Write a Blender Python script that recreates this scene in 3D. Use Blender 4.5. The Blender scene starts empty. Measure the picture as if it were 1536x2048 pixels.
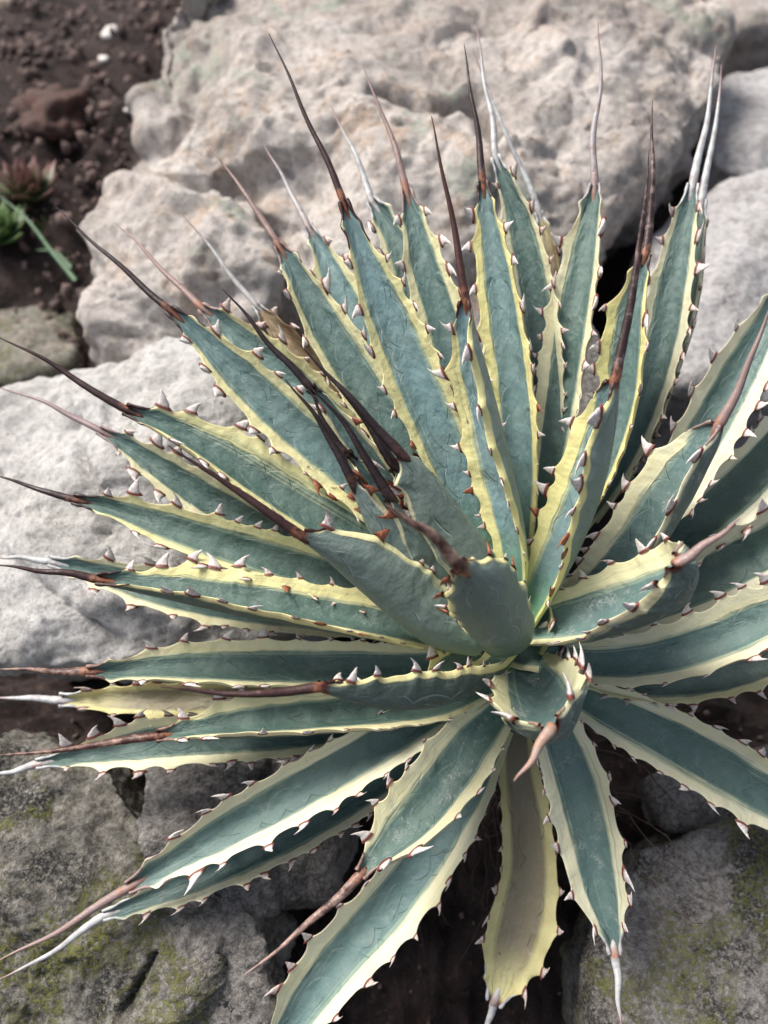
import bpy, bmesh, math, random
import numpy as np
from mathutils import Vector, Matrix, noise, Euler

rnd = random.Random(7)
SC = bpy.context.scene
C = SC.collection
R = math.radians

# ------------------------------------------------------------------ camera, world, sun, exposure
PITCH = 50.0
CAM = Vector((0.0, 0.0, 0.44))
FPX = 1541.0
cd = bpy.data.cameras.new('camera')
cam = bpy.data.objects.new('camera', cd)
C.objects.link(cam)
cam.location = CAM
cam.rotation_euler = (R(90 - PITCH), 0, 0)
cd.sensor_fit = 'VERTICAL'
cd.sensor_height = 36.0
cd.lens = 36.0 * FPX / 2048.0
cd.clip_start = 0.01
cd.clip_end = 200.0
cd.dof.use_dof = True
cd.dof.focus_distance = 0.40
cd.dof.aperture_fstop = 5.2
SC.camera = cam

SUN_EL, SUN_AZ = 55.0, -58.0          # azimuth measured from +Y towards +X
w = bpy.data.worlds.new('World')
SC.world = w
w.use_nodes = True
nt = w.node_tree
nt.nodes.clear()
sky = nt.nodes.new('ShaderNodeTexSky')
sky.sky_type = 'NISHITA'
sky.sun_disc = False
sky.sun_elevation = R(SUN_EL)
sky.sun_rotation = R(SUN_AZ)
sky.air_density = 1.0
sky.dust_density = 3.5
sky.ozone_density = 1.0
bg = nt.nodes.new('ShaderNodeBackground')
bg.inputs['Strength'].default_value = 0.09
wo = nt.nodes.new('ShaderNodeOutputWorld')
hs = nt.nodes.new('ShaderNodeHueSaturation')
hs.inputs['Saturation'].default_value = 0.55
nt.links.new(sky.outputs[0], hs.inputs['Color'])
nt.links.new(hs.outputs[0], bg.inputs['Color'])
nt.links.new(bg.outputs[0], wo.inputs['Surface'])

sd = bpy.data.lights.new('sun', 'SUN')
sd.energy = 2.8
sd.angle = R(26)
sd.color = (1.0, 0.95, 0.88)
sun = bpy.data.objects.new('sun', sd)
C.objects.link(sun)
_dir = Vector((math.sin(R(SUN_AZ)) * math.cos(R(SUN_EL)), math.cos(R(SUN_AZ)) * math.cos(R(SUN_EL)), math.sin(R(SUN_EL))))
sun.rotation_euler = _dir.to_track_quat('Z', 'Y').to_euler()
sun.location = (0, 0, 3)

vs = SC.view_settings
vs.view_transform = 'Standard'
vs.look = 'None'
vs.exposure = 1.06
vs.gamma = 1.0
vs.use_curve_mapping = False

# ------------------------------------------------------------------ geometry of the view
RIGHT = Vector((1, 0, 0))
FWD = Vector((0, math.cos(R(PITCH)), -math.sin(R(PITCH))))
UP = Vector((0, math.sin(R(PITCH)), math.cos(R(PITCH))))


def P(x, y, d):
    """place in the world at photograph column x, row y and distance d (metres along the view axis)"""
    x, y, d = float(x), float(y), float(d)
    return CAM + d * (FWD + RIGHT * ((x - 768.0) / FPX) + UP * ((1024.0 - y) / FPX))


# ------------------------------------------------------------------ node helpers
class NT:
    def __init__(self, name):
        self.m = bpy.data.materials.new(name)
        self.m.use_nodes = True
        self.t = self.m.node_tree
        self.t.nodes.clear()
        self.out = self.t.nodes.new('ShaderNodeOutputMaterial')
        self.b = self.t.nodes.new('ShaderNodeBsdfPrincipled')
        self.t.links.new(self.b.outputs[0], self.out.inputs['Surface'])

    def _set(self, sock, v):
        if hasattr(v, 'is_output') or isinstance(v, bpy.types.NodeSocket):
            self.t.links.new(v, sock)
        elif v is not None:
            if isinstance(v, tuple) and len(v) == 3 and sock.type == 'RGBA':
                v = v + (1.0,)
            sock.default_value = v

    def math(self, op, a, b=None, c=None, clamp=False):
        n = self.t.nodes.new('ShaderNodeMath')
        n.operation = op
        n.use_clamp = clamp
        self._set(n.inputs[0], a)
        if b is not None:
            self._set(n.inputs[1], b)
        if c is not None:
            self._set(n.inputs[2], c)
        return n.outputs[0]

    def smooth(self, v, a, b, to0=0.0, to1=1.0):
        n = self.t.nodes.new('ShaderNodeMapRange')
        n.interpolation_type = 'SMOOTHSTEP'
        self._set(n.inputs['Value'], v)
        self._set(n.inputs['From Min'], a)
        self._set(n.inputs['From Max'], b)
        self._set(n.inputs['To Min'], to0)
        self._set(n.inputs['To Max'], to1)
        return n.outputs[0]

    def mix(self, f, a, b, mode='MIX'):
        n = self.t.nodes.new('ShaderNodeMix')
        n.data_type = 'RGBA'
        n.blend_type = mode
        self._set(n.inputs[0], f)
        self._set(n.inputs[6], a)
        self._set(n.inputs[7], b)
        return n.outputs[2]

    def noise(self, vec, scale, detail=2.0, rough=0.5, dist=0.0, ntype=None):
        n = self.t.nodes.new('ShaderNodeTexNoise')
        if ntype:
            n.noise_type = ntype
        self._set(n.inputs['Vector'], vec)
        n.inputs['Scale'].default_value = scale
        n.inputs['Detail'].default_value = detail
        n.inputs['Roughness'].default_value = rough
        n.inputs['Distortion'].default_value = dist
        return n.outputs[0]

    def voronoi(self, vec, scale, feature='F1', rand=1.0):
        n = self.t.nodes.new('ShaderNodeTexVoronoi')
        n.feature = feature
        self._set(n.inputs['Vector'], vec)
        n.inputs['Scale'].default_value = scale
        n.inputs['Randomness'].default_value = rand
        return n.outputs[0]

    def attr(self, name, kind='GEOMETRY'):
        n = self.t.nodes.new('ShaderNodeAttribute')
        n.attribute_type = kind
        n.attribute_name = name
        return n.outputs['Fac']

    def obj_random(self):
        return self.t.nodes.new('ShaderNodeObjectInfo').outputs['Random']

    def position(self):
        return self.t.nodes.new('ShaderNodeNewGeometry').outputs['Position']

    def objco(self):
        return self.t.nodes.new('ShaderNodeTexCoord').outputs['Object']

    def combine(self, x, y, z):
        n = self.t.nodes.new('ShaderNodeCombineXYZ')
        self._set(n.inputs[0], x)
        self._set(n.inputs[1], y)
        self._set(n.inputs[2], z)
        return n.outputs[0]

    def bump(self, h, dist=0.001, strength=1.0, prev=None):
        n = self.t.nodes.new('ShaderNodeBump')
        n.inputs['Strength'].default_value = strength
        n.inputs['Distance'].default_value = dist
        self._set(n.inputs['Height'], h)
        if prev is not None:
            self._set(n.inputs['Normal'], prev)
        return n.outputs[0]

    def done(self, color, rough=0.5, normal=None, **kw):
        self._set(self.b.inputs['Base Color'], color)
        self._set(self.b.inputs['Roughness'], rough)
        if normal is not None:
            self._set(self.b.inputs['Normal'], normal)
        for k, v in kw.items():
            self._set(self.b.inputs[k], v)
        return self.m


# ------------------------------------------------------------------ materials
def leaf_material():
    n = NT('agave_leaf')
    u = n.attr('lu')
    v = n.attr('lv')          # metres along the leaf
    f = n.attr('lf')          # 0 base .. 1 tip
    side = n.attr('side')     # 0 upper face, 1 lower face
    blue = n.attr('blue', 'OBJECT')
    yel = n.attr('yellow', 'OBJECT')
    old = n.attr('old', 'OBJECT')
    seed = n.attr('seed', 'OBJECT')
    dust = n.attr('dust', 'OBJECT')
    mw = n.attr('margin', 'OBJECT')
    pos = n.position()
    au = n.math('ABSOLUTE', u)
    sgn = n.math('SIGN', u)
    # band of cream along each margin, its edge streaked lengthwise
    us = n.math('ADD', n.math('MULTIPLY', u, 3.0), n.math('MULTIPLY', seed, 7.0))
    long1 = n.noise(n.combine(n.math('MULTIPLY', us, 2.2), n.math('MULTIPLY', v, 9.0), seed), 1.6, 3.0, 0.55)
    wav = n.noise(n.combine(n.math('MULTIPLY', sgn, 5.0), n.math('MULTIPLY', v, 35.0), seed), 1.0, 2.0, 0.5)
    edge = n.math('ADD', au, n.math('ADD', n.math('MULTIPLY', n.math('SUBTRACT', long1, 0.5), 0.30),
                                    n.math('MULTIPLY', n.math('SUBTRACT', wav, 0.5), 0.12)))
    # the band narrows near the tip where green runs right across
    tipn = n.smooth(f, 0.86, 0.97, 0.0, 0.30)
    thr = n.math('ADD', n.math('SUBTRACT', 1.0, mw), tipn)
    b_up = n.smooth(edge, n.math('SUBTRACT', thr, 0.06), n.math('ADD', thr, 0.05))
    b_dn = n.smooth(edge, 0.92, 0.99)
    band = n.mix(side, b_up, b_dn)
    # narrow cream streaks inside the green of some leaves
    st = n.noise(n.combine(n.math('MULTIPLY', u, 10.0), n.math('MULTIPLY', v, 3.0), n.math('MULTIPLY', seed, 3.1)), 1.0, 2.0, 0.5)
    streak = n.math('MULTIPLY', n.smooth(st, 0.66, 0.70), n.smooth(f, 0.9, 0.6))
    streak = n.math('MULTIPLY', streak, n.math('MULTIPLY', n.smooth(au, 0.30, 0.42), n.math('ADD', n.attr('streaky', 'OBJECT'), 0.15)))
    band = n.math('MAXIMUM', band, n.math('MULTIPLY', streak, n.math('SUBTRACT', 1.0, side)))
    # green tones
    green = n.mix(blue, (0.024, 0.060, 0.041), (0.175, 0.285, 0.315))
    gback = n.mix(blue, (0.042, 0.064, 0.048), (0.195, 0.250, 0.225))
    green = n.mix(side, green, gback)
    strn = n.noise(n.combine(n.math('MULTIPLY', us, 9.0), n.math('MULTIPLY', v, 14.0), seed), 1.5, 3.0, 0.6)
    green = n.mix(n.math('MULTIPLY', n.smooth(strn, 0.35, 0.7), 0.35), green, n.mix(0.5, green, (0.05, 0.13, 0.09)))
    patch = n.noise(pos, 38.0, 4.0, 0.6)
    green = n.mix(n.math('MULTIPLY', n.smooth(patch, 0.42, 0.62), 0.50), green, n.mix(0.5, green, (0.13, 0.18, 0.155)))
    # bright green towards the base, where the wax never weathered
    bg_ = n.math('MULTIPLY', n.smooth(f, 0.30, 0.02), n.attr('fresh', 'OBJECT'))
    bgn = n.math('MULTIPLY', bg_, n.smooth(strn, 0.2, 0.6, 0.6, 1.0))
    green = n.mix(bgn, green, (0.045, 0.165, 0.055))
    cream = n.mix(yel, (0.61, 0.59, 0.46), (0.69, 0.63, 0.26))
    cn = n.noise(n.combine(n.math('MULTIPLY', us, 1.5), n.math('MULTIPLY', v, 30.0), seed), 1.0, 3.0, 0.6)
    cream = n.mix(n.math('MULTIPLY', n.smooth(cn, 0.4, 0.75), 0.35), cream, (0.66, 0.58, 0.24))
    cream = n.mix(n.math('MULTIPLY', n.smooth(strn, 0.55, 0.8), 0.25), cream, (0.36, 0.42, 0.24))
    cream = n.mix(n.math('MULTIPLY', bg_, 0.55), cream, (0.30, 0.42, 0.06))
    mids = n.smooth(n.math('ADD', edge, n.math('MULTIPLY', n.math('SUBTRACT', st, 0.5), 0.5)), n.math('SUBTRACT', thr, 0.13), n.math('SUBTRACT', thr, 0.04))
    mids = n.math('MULTIPLY', mids, n.math('MULTIPLY', n.math('SUBTRACT', 1.0, side), 0.42))
    green = n.mix(mids, green, (0.30, 0.38, 0.27))
    gst = n.math('MULTIPLY', n.smooth(n.noise(n.combine(n.math('MULTIPLY', u, 14.0), n.math('MULTIPLY', v, 5.0), n.math('MULTIPLY', seed, 2.3)), 1.0, 1.0), 0.62, 0.68), 0.5)
    cream = n.mix(n.math('MULTIPLY', gst, n.smooth(au, 0.95, 0.7)), cream, (0.20, 0.28, 0.17))
    col = n.mix(band, green, cream)
    # pressed-in outlines of the neighbouring leaves: scalloped lines that echo a toothed margin
    wob = n.noise(n.combine(n.math('MULTIPLY', sgn, 3.0), n.math('MULTIPLY', v, 30.0), seed), 1.0, 1.0, 0.5)
    wobv = n.noise(n.combine(n.math('MULTIPLY', sgn, 3.0), n.math('MULTIPLY', v, 22.0), n.math('ADD', seed, 4.0)), 1.0, 0.0)

    def imprint(per, ph, c0, amp, half):
        a_ = n.math('ADD', n.math('MULTIPLY', v, math.pi / per), n.math('ADD', n.math('MULTIPLY', seed, 1.7), n.math('MULTIPLY', sgn, ph)))
        a_ = n.math('ADD', a_, n.math('MULTIPLY', wobv, 5.0))
        sc_ = n.math('POWER', n.math('ABSOLUTE', n.math('SINE', a_)), 0.75)
        cc = n.math('ADD', c0, n.math('ADD', n.math('MULTIPLY', sc_, amp), n.math('MULTIPLY', n.math('SUBTRACT', wob, 0.5), 0.30)))
        d_ = n.math('SUBTRACT', au, cc)
        return n.smooth(n.math('ABSOLUTE', d_), n.smooth(side, 0.0, 1.0, half, half * 1.7), 0.0), n.smooth(d_, -half * 2.0, half * 2.0)
    l1, s1 = imprint(0.019, 0.7, 0.36, 0.26, 0.030)
    l2, s2 = imprint(0.023, 1.9, 0.06, 0.30, 0.026)
    gate = n.smooth(n.noise(n.combine(n.math('MULTIPLY', u, 1.4), n.math('MULTIPLY', v, 42.0), n.math('ADD', seed, 9.0)), 1.0, 1.0), 0.46, 0.58)
    gate2 = n.smooth(n.noise(n.combine(n.math('MULTIPLY', u, 1.4), n.math('MULTIPLY', v, 42.0), n.math('ADD', seed, 19.0)), 1.0, 1.0), 0.50, 0.60)
    midf = n.math('MULTIPLY', n.smooth(f, 0.08, 0.30), n.smooth(f, 1.0, 0.95))
    l1 = n.math('MULTIPLY', n.math('MULTIPLY', l1, gate), midf)
    l2 = n.math('MULTIPLY', n.math('MULTIPLY', l2, gate2), midf)
    lines = n.math('MAXIMUM', l1, l2)
    col = n.mix(n.math('MULTIPLY', n.math('MULTIPLY', lines, n.math('SUBTRACT', 1.0, band)), n.smooth(side, 0.0, 1.0, 0.33, 0.60)), col, (0.38, 0.47, 0.44))
    # old leaves: yellow / brown
    brown = n.mix(n.noise(pos, 60.0, 3.0, 0.6), (0.30, 0.20, 0.09), (0.09, 0.055, 0.03))
    ylw = n.mix(n.math('MULTIPLY', n.smooth(au, 0.72, 0.5), n.smooth(f, 0.97, 0.75)), (0.52, 0.47, 0.22), (0.20, 0.165, 0.10))
    oc = n.mix(n.smooth(old, 0.5, 1.0), ylw, brown)
    col = n.mix(n.smooth(old, 0.0, 0.5), col, oc)
    # fine wax grain, dust, thin scratches
    grain = n.noise(pos, 2600.0, 2.0, 0.6)
    col = n.mix(n.smooth(grain, 0.35, 0.75, 0.0, 0.13), col, (0.42, 0.48, 0.46))
    dn = n.math('MULTIPLY', n.smooth(n.noise(pos, 95.0, 6.0, 0.75), 0.50, 0.70), dust)
    dn = n.math('MULTIPLY', dn, n.smooth(n.noise(pos, 900.0, 3.0, 0.7), 0.38, 0.62))
    col = n.mix(n.math('MULTIPLY', dn, 0.8), col, (0.46, 0.47, 0.44))
    sp = n.smooth(n.voronoi(pos, 420.0), 0.10, 0.04)
    sp = n.math('MULTIPLY', sp, n.smooth(n.noise(pos, 70.0, 2.0), 0.52, 0.62))
    col = n.mix(n.math('MULTIPLY', sp, 0.6), col, (0.55, 0.56, 0.52))
    wear = n.attr('wear', 'OBJECT')
    sc1 = n.math('MULTIPLY', n.smooth(n.noise(pos, 120.0, 5.0, 0.75), 0.62, 0.70), n.smooth(n.noise(pos, 30.0, 2.0), 0.45, 0.6))
    col = n.mix(n.math('MULTIPLY', n.math('MULTIPLY', sc1, wear), 0.65), col, (0.20, 0.13, 0.07))
    ridge_ = n.smooth(f, 0.62, 0.96)
    tl = n.noise(n.combine(n.math('MULTIPLY', u, 7.0), n.math('MULTIPLY', v, 6.0), n.math('ADD', seed, 3.0)), 1.0, 1.0)
    tl = n.math('MULTIPLY', n.smooth(n.math('ABSOLUTE', n.math('SUBTRACT', tl, 0.5)), 0.022, 0.0), ridge_)
    col = n.mix(n.math('MULTIPLY', n.math('MULTIPLY', tl, n.math('SUBTRACT', 1.0, band)), 0.28), col, (0.36, 0.46, 0.43))
    rd = n.math('MULTIPLY', n.attr('rim'), 1.0)
    col = n.mix(rd, col, (0.10, 0.022, 0.018))
    # relief
    wr = n.noise(n.combine(n.math('MULTIPLY', u, 1.6), n.math('MULTIPLY', v, 75.0), seed), 1.0, 3.0, 0.5)
    flat_ = n.smooth(band, 0.0, 1.0, 1.0, 0.1)
    st_ = n.math('ADD', n.math('MULTIPLY', s1, gate), n.math('MULTIPLY', s2, gate2))
    n1 = n.bump(n.math('MULTIPLY', n.math('MULTIPLY', st_, midf), flat_), 0.0009, 0.55)
    lb = n.math('MULTIPLY', lines, n.smooth(band, 0.0, 1.0, 0.35, 0.05))
    n2 = n.bump(n.math('ADD', lb, wr), 0.0036, 0.65, n1)
    n3 = n.bump(strn, 0.0005, 0.5, n2)
    n4 = n.bump(grain, 0.00012, 0.35, n3)
    rgh = n.mix(n.smooth(patch, 0.3, 0.7), (0.46, 0.46, 0.46), (0.62, 0.62, 0.62))
    return n.done(col, rgh, n4, **{'Specular IOR Level': 0.42, 'Subsurface Weight': n.math('MULTIPLY', band, 0.12),
                                   'Subsurface Scale': 0.004})


def spine_material():
    n = NT('spine_horn')
    t = n.attr('st')
    bl = n.attr('bleach', 'OBJECT')
    red = n.attr('red', 'OBJECT')
    pos = n.position()
    ns = n.noise(pos, 160.0, 4.0, 0.65)
    fine = n.noise(pos, 900.0, 3.0, 0.6)
    dark = n.mix(red, (0.007, 0.003, 0.005), (0.050, 0.014, 0.011))
    dark = n.mix(n.math('MULTIPLY', n.smooth(ns, 0.5, 0.72), 0.35), dark, n.mix(red, (0.030, 0.010, 0.013), (0.12, 0.048, 0.033)))
    pale = n.mix(n.smooth(ns, 0.3, 0.7), (0.46, 0.485, 0.475), (0.27, 0.25, 0.26))
    pale = n.mix(n.smooth(t, 0.62, 0.95), pale, (0.22, 0.13, 0.13))
    k = n.math('ADD', bl, n.math('MULTIPLY', n.math('SUBTRACT', ns, 0.5), 0.8))
    mid = n.mix(red, (0.21, 0.155, 0.165), (0.36, 0.225, 0.165))
    mid = n.mix(n.math('MULTIPLY', fine, 0.6), mid, n.mix(0.5, mid, (0.05, 0.03, 0.03)))
    col = n.mix(n.smooth(k, 0.22, 0.45), dark, mid)
    col = n.mix(n.smooth(k, 0.58, 0.85), col, pale)
    amber = n.math('MULTIPLY', n.smooth(n.math('ABSOLUTE', n.math('SUBTRACT', t, 0.03)), 0.05, 0.0), n.smooth(ns, 0.40, 0.6))
    col = n.mix(n.math('MULTIPLY', amber, n.smooth(red, 0.1, 0.35, 0.1, 0.8)), col, (0.30, 0.11, 0.05))
    nb = n.bump(fine, 0.0003, 0.6)
    nb = n.bump(ns, 0.0008, 0.5, nb)
    return n.done(col, n.smooth(fine, 0.3, 0.7, 0.38, 0.6), nb)


def tooth_material():
    n = NT('tooth_horn')
    t = n.attr('st')
    yg = n.attr('young', 'OBJECT')
    pos = n.position()
    ns = n.noise(pos, 700.0, 4.0, 0.65)
    grey = n.mix(n.smooth(ns, 0.3, 0.7), (0.66, 0.62, 0.59), (0.42, 0.35, 0.33))
    rust = n.mix(n.smooth(ns, 0.3, 0.7), (0.36, 0.13, 0.05), (0.12, 0.03, 0.02))
    rust = n.mix(n.smooth(t, 0.8, 1.0), rust, (0.07, 0.02, 0.016))
    col = n.mix(n.smooth(n.math('ADD', yg, n.math('MULTIPLY', n.math('SUBTRACT', ns, 0.5), 0.5)), 0.4, 0.6), grey, rust)
    col = n.mix(n.smooth(t, 0.24, 0.10), col, (0.13, 0.028, 0.02))
    return n.done(col, 0.55, n.bump(ns, 0.0004, 0.7))


def tooth_stuff_material():
    n = NT('small_tooth_horn')
    t = n.attr('st')
    ns = n.noise(n.position(), 700.0, 4.0, 0.65)
    col = n.mix(n.smooth(ns, 0.3, 0.7), (0.60, 0.55, 0.52), (0.32, 0.22, 0.19))
    col = n.mix(n.smooth(t, 0.28, 0.12), col, (0.13, 0.03, 0.02))
    return n.done(col, 0.55)


def rock_material(name, c1, c2, c3, lichen=None, moss=0.0, black=0.0, scale=1.0, seed=0.0, bumpk=1.0):
    n = NT(name)
    p0 = n.position()
    mp = n.t.nodes.new('ShaderNodeMapping')
    mp.inputs['Location'].default_value = (seed, seed * 0.7, -seed)
    n.t.links.new(p0, mp.inputs['Vector'])
    p = mp.outputs[0]
    big = n.noise(p, 9.0 * scale, 6.0, 0.62, 0.4)
    mid = n.noise(p, 30.0 * scale, 9.0, 0.74, 0.2)
    fine = n.noise(p, 150.0 * scale, 8.0, 0.78)
    grit = n.noise(p, 950.0, 3.0, 0.65)
    zone = n.noise(p, 3.6 * scale, 3.0, 0.6, 0.5)
    col = n.mix(n.smooth(n.math('ADD', n.math('MULTIPLY', big, 0.55), n.math('MULTIPLY', zone, 0.45)), 0.43, 0.57), c1, c2)
    col = n.mix(n.math('MULTIPLY', n.smooth(mid, 0.50, 0.60), n.smooth(zone, 0.35, 0.6, 0.9, 0.35)), col, c3)
    pits = n.smooth(n.voronoi(p, 75.0 * scale, 'F1'), 0.20, 0.02)
    pits = n.math('MULTIPLY', pits, n.smooth(mid, 0.42, 0.6))
    col = n.mix(n.smooth(fine, 0.42, 0.66, 0.0, 0.75), col, n.mix(0.6, col, (0.06, 0.05, 0.045)))
    col = n.mix(n.smooth(fine, 0.62, 0.35, 0.0, 0.30), col, (0.66, 0.63, 0.60))
    if lichen:
        lm = n.math('MULTIPLY', n.smooth(n.noise(p, 9.0, 6.0, 0.7, 0.6), 0.54, 0.63), n.smooth(fine, 0.35, 0.6, 0.35, 1.0))
        col = n.mix(n.math('MULTIPLY', lm, 0.55), col, lichen)
    if black:
        bm_ = n.math('MULTIPLY', n.smooth(n.noise(p, 19.0, 7.0, 0.75, 0.5), 0.46, 0.56), n.smooth(n.noise(p, 420.0, 3.0, 0.7), 0.38, 0.54))
        col = n.mix(n.math('MULTIPLY', bm_, black), col, (0.022, 0.022, 0.022))
    col = n.mix(n.smooth(grit, 0.50, 0.66, 0.0, 0.45), col, n.mix(0.65, col, (0.03, 0.027, 0.024)))
    col = n.mix(n.smooth(grit, 0.42, 0.30, 0.0, 0.35), col, (0.72, 0.70, 0.67))
    mossm = None
    if moss:
        mossm = n.math('MULTIPLY', n.smooth(n.noise(p, 17.0, 6.0, 0.7, 0.5), 0.50, 0.58), n.smooth(n.noise(p, 330.0, 4.0, 0.7), 0.40, 0.58))
        mossm = n.math('MULTIPLY', mossm, moss)
        col = n.mix(mossm, col, n.mix(grit, (0.045, 0.06, 0.010), (0.26, 0.26, 0.06)))
    col = n.mix(n.math('MULTIPLY', pits, 0.5), col, (0.09, 0.08, 0.07))
    h = n.math('ADD', n.math('MULTIPLY', mid, 0.55), n.math('MULTIPLY', fine, 0.65))
    h = n.math('SUBTRACT', h, n.math('MULTIPLY', pits, 0.25))
    nb = n.bump(h, 0.0065 / scale * bumpk, 0.9)
    nb = n.bump(grit, 0.0011, 0.9, nb)
    if mossm is not None:
        nb = n.bump(mossm, 0.0015, 0.8, nb)
    return n.done(col, 0.9, nb, **{'Specular IOR Level': 0.25})


def soil_material():
    n = NT('soil')
    p = n.position()
    a = n.noise(p, 22.0, 6.0, 0.7, 0.3)
    b = n.noise(p, 150.0, 5.0, 0.7)
    g = n.noise(p, 700.0, 3.0, 0.7)
    col = n.mix(n.smooth(a, 0.38, 0.62), (0.022, 0.016, 0.015), (0.058, 0.043, 0.040))
    col = n.mix(n.smooth(b, 0.52, 0.72, 0.0, 0.65), col, (0.135, 0.075, 0.055))
    col = n.mix(n.smooth(g, 0.64, 0.74, 0.0, 0.4), col, (0.30, 0.27, 0.25))
    nb = n.bump(n.math('ADD', a, n.math('MULTIPLY', b, 0.6)), 0.012, 1.0)
    nb = n.bump(g, 0.002, 0.8, nb)
    return n.done(col, 0.95, nb, **{'Specular IOR Level': 0.2})


def plain(name, col, rough=0.7, col2=None, scale=200.0, bumpd=0.0005):
    n = NT(name)
    ns = n.noise(n.position(), scale, 4.0, 0.6)
    c = n.mix(n.smooth(ns, 0.35, 0.65), col, col2 or tuple(x * 0.6 for x in col))
    return n.done(c, rough, n.bump(ns, bumpd, 0.8))


M_LEAF = leaf_material()
M_SPINE = spine_material()
M_TOOTH = tooth_material()
M_TOOTH2 = tooth_stuff_material()
M_SOIL = soil_material()
M_STEM = plain('stem_fibre', (0.10, 0.085, 0.05), 0.8, (0.03, 0.028, 0.02))
M_ROOT = plain('dead_root', (0.10, 0.058, 0.045), 0.8, (0.045, 0.025, 0.02))


# ------------------------------------------------------------------ object helpers
def link(name, me, mat, parent=None):
    o = bpy.data.objects.new(name, me)
    C.objects.link(o)
    if mat and not me.materials:
        me.materials.append(mat)
    if parent:
        o.parent = parent
    return o


def tag(o, label=None, cat=None, group=None, kind=None):
    if label:
        o['label'] = label
    if cat:
        o['category'] = cat
    if group:
        o['group'] = group
    if kind:
        o['kind'] = kind
    return o


def mesh_np(name, verts, faces, attrs=None, smooth=True):
    me = bpy.data.meshes.new(name)
    faces = np.asarray(faces, dtype=np.int32)
    nv, nf, k = len(verts), len(faces), faces.shape[1]
    me.vertices.add(nv)
    me.vertices.foreach_set('co', np.asarray(verts, dtype=np.float32).ravel())
    me.loops.add(nf * k)
    me.loops.foreach_set('vertex_index', faces.ravel())
    me.polygons.add(nf)
    me.polygons.foreach_set('loop_start', np.arange(0, nf * k, k, dtype=np.int32))
    me.polygons.foreach_set('loop_total', np.full(nf, k, dtype=np.int32))
    if smooth:
        me.polygons.foreach_set('use_smooth', np.ones(nf, dtype=bool))
    me.update(calc_edges=True)
    for an, av in (attrs or {}).items():
        at = me.attributes.new(an, 'FLOAT', 'POINT')
        at.data.foreach_set('value', np.asarray(av, dtype=np.float32))
    me.validate()
    return me


def catmull(pts, n):
    """resample rows of pts with a centripetal-like cubic, n samples, roughly even in index of chord length"""
    p = np.asarray(pts, dtype=float)
    m = len(p)
    seg = np.linalg.norm(np.diff(p[:, :2], axis=0), axis=1) + 1e-6
    t = np.concatenate([[0], np.cumsum(seg)])
    t /= t[-1]
    ts = np.linspace(0, 1, n)
    # monotone-ish cubic Hermite with finite-difference tangents
    d = np.zeros_like(p)
    for i in range(m):
        if i == 0:
            d[i] = (p[1] - p[0]) / (t[1] - t[0])
        elif i == m - 1:
            d[i] = (p[-1] - p[-2]) / (t[-1] - t[-2])
        else:
            a = (p[i] - p[i - 1]) / (t[i] - t[i - 1])
            b = (p[i + 1] - p[i]) / (t[i + 1] - t[i])
            wa, wb = (t[i + 1] - t[i]), (t[i] - t[i - 1])
            d[i] = (a * wa + b * wb) / (wa + wb)
    out = np.zeros((n, p.shape[1]))
    for k, x in enumerate(ts):
        i = min(max(np.searchsorted(t, x, side='right') - 1, 0), m - 2)
        h = t[i + 1] - t[i]
        s = (x - t[i]) / h
        out[k] = ((2 * s**3 - 3 * s**2 + 1) * p[i] + (s**3 - 2 * s**2 + s) * h * d[i]
                  + (-2 * s**3 + 3 * s**2) * p[i + 1] + (s**3 - s**2) * h * d[i + 1])
    return out


def norm(a):
    return a / (np.linalg.norm(a, axis=-1, keepdims=True) + 1e-12)


def tube(pts, rad, sides=8, flat=None, attr=None):
    """tube along Nx3 pts with radii; returns verts, faces, per-vertex t"""
    pts = np.asarray(pts, float)
    n = len(pts)
    T = norm(np.gradient(pts, axis=0))
    ref = np.array([0.31, 0.2, 0.93])
    N = norm(np.cross(T, ref))
    B = np.cross(T, N)
    V = []
    ang = np.linspace(0, 2 * np.pi, sides, endpoint=False)
    for i in range(n):
        r = rad[i]
        V.append(pts[i] + r * (np.cos(ang)[:, None] * N[i] + np.sin(ang)[:, None] * B[i] * (flat or 1.0)))
    V = np.concatenate(V)
    F = []
    for i in range(n - 1):
        for j in range(sides):
            a = i * sides + j
            b = i * sides + (j + 1) % sides
            F.append((a, b, b + sides, a + sides))
    t = np.repeat(np.linspace(0, 1, n) if attr is None else attr, sides)
    return V, np.array(F), t


def join(parts):
    V, F, T, off = [], [], [], 0
    for v, f, t in parts:
        V.append(v)
        F.append(f + off)
        T.append(t)
        off += len(v)
    return np.concatenate(V), np.concatenate(F), np.concatenate(T)


# ------------------------------------------------------------------ the ground
def fbm(v, sc, oct_=5, H=0.7):
    return noise.fractal(v * sc, H, 2.1, oct_, noise_basis='PERLIN_ORIGINAL')


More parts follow.
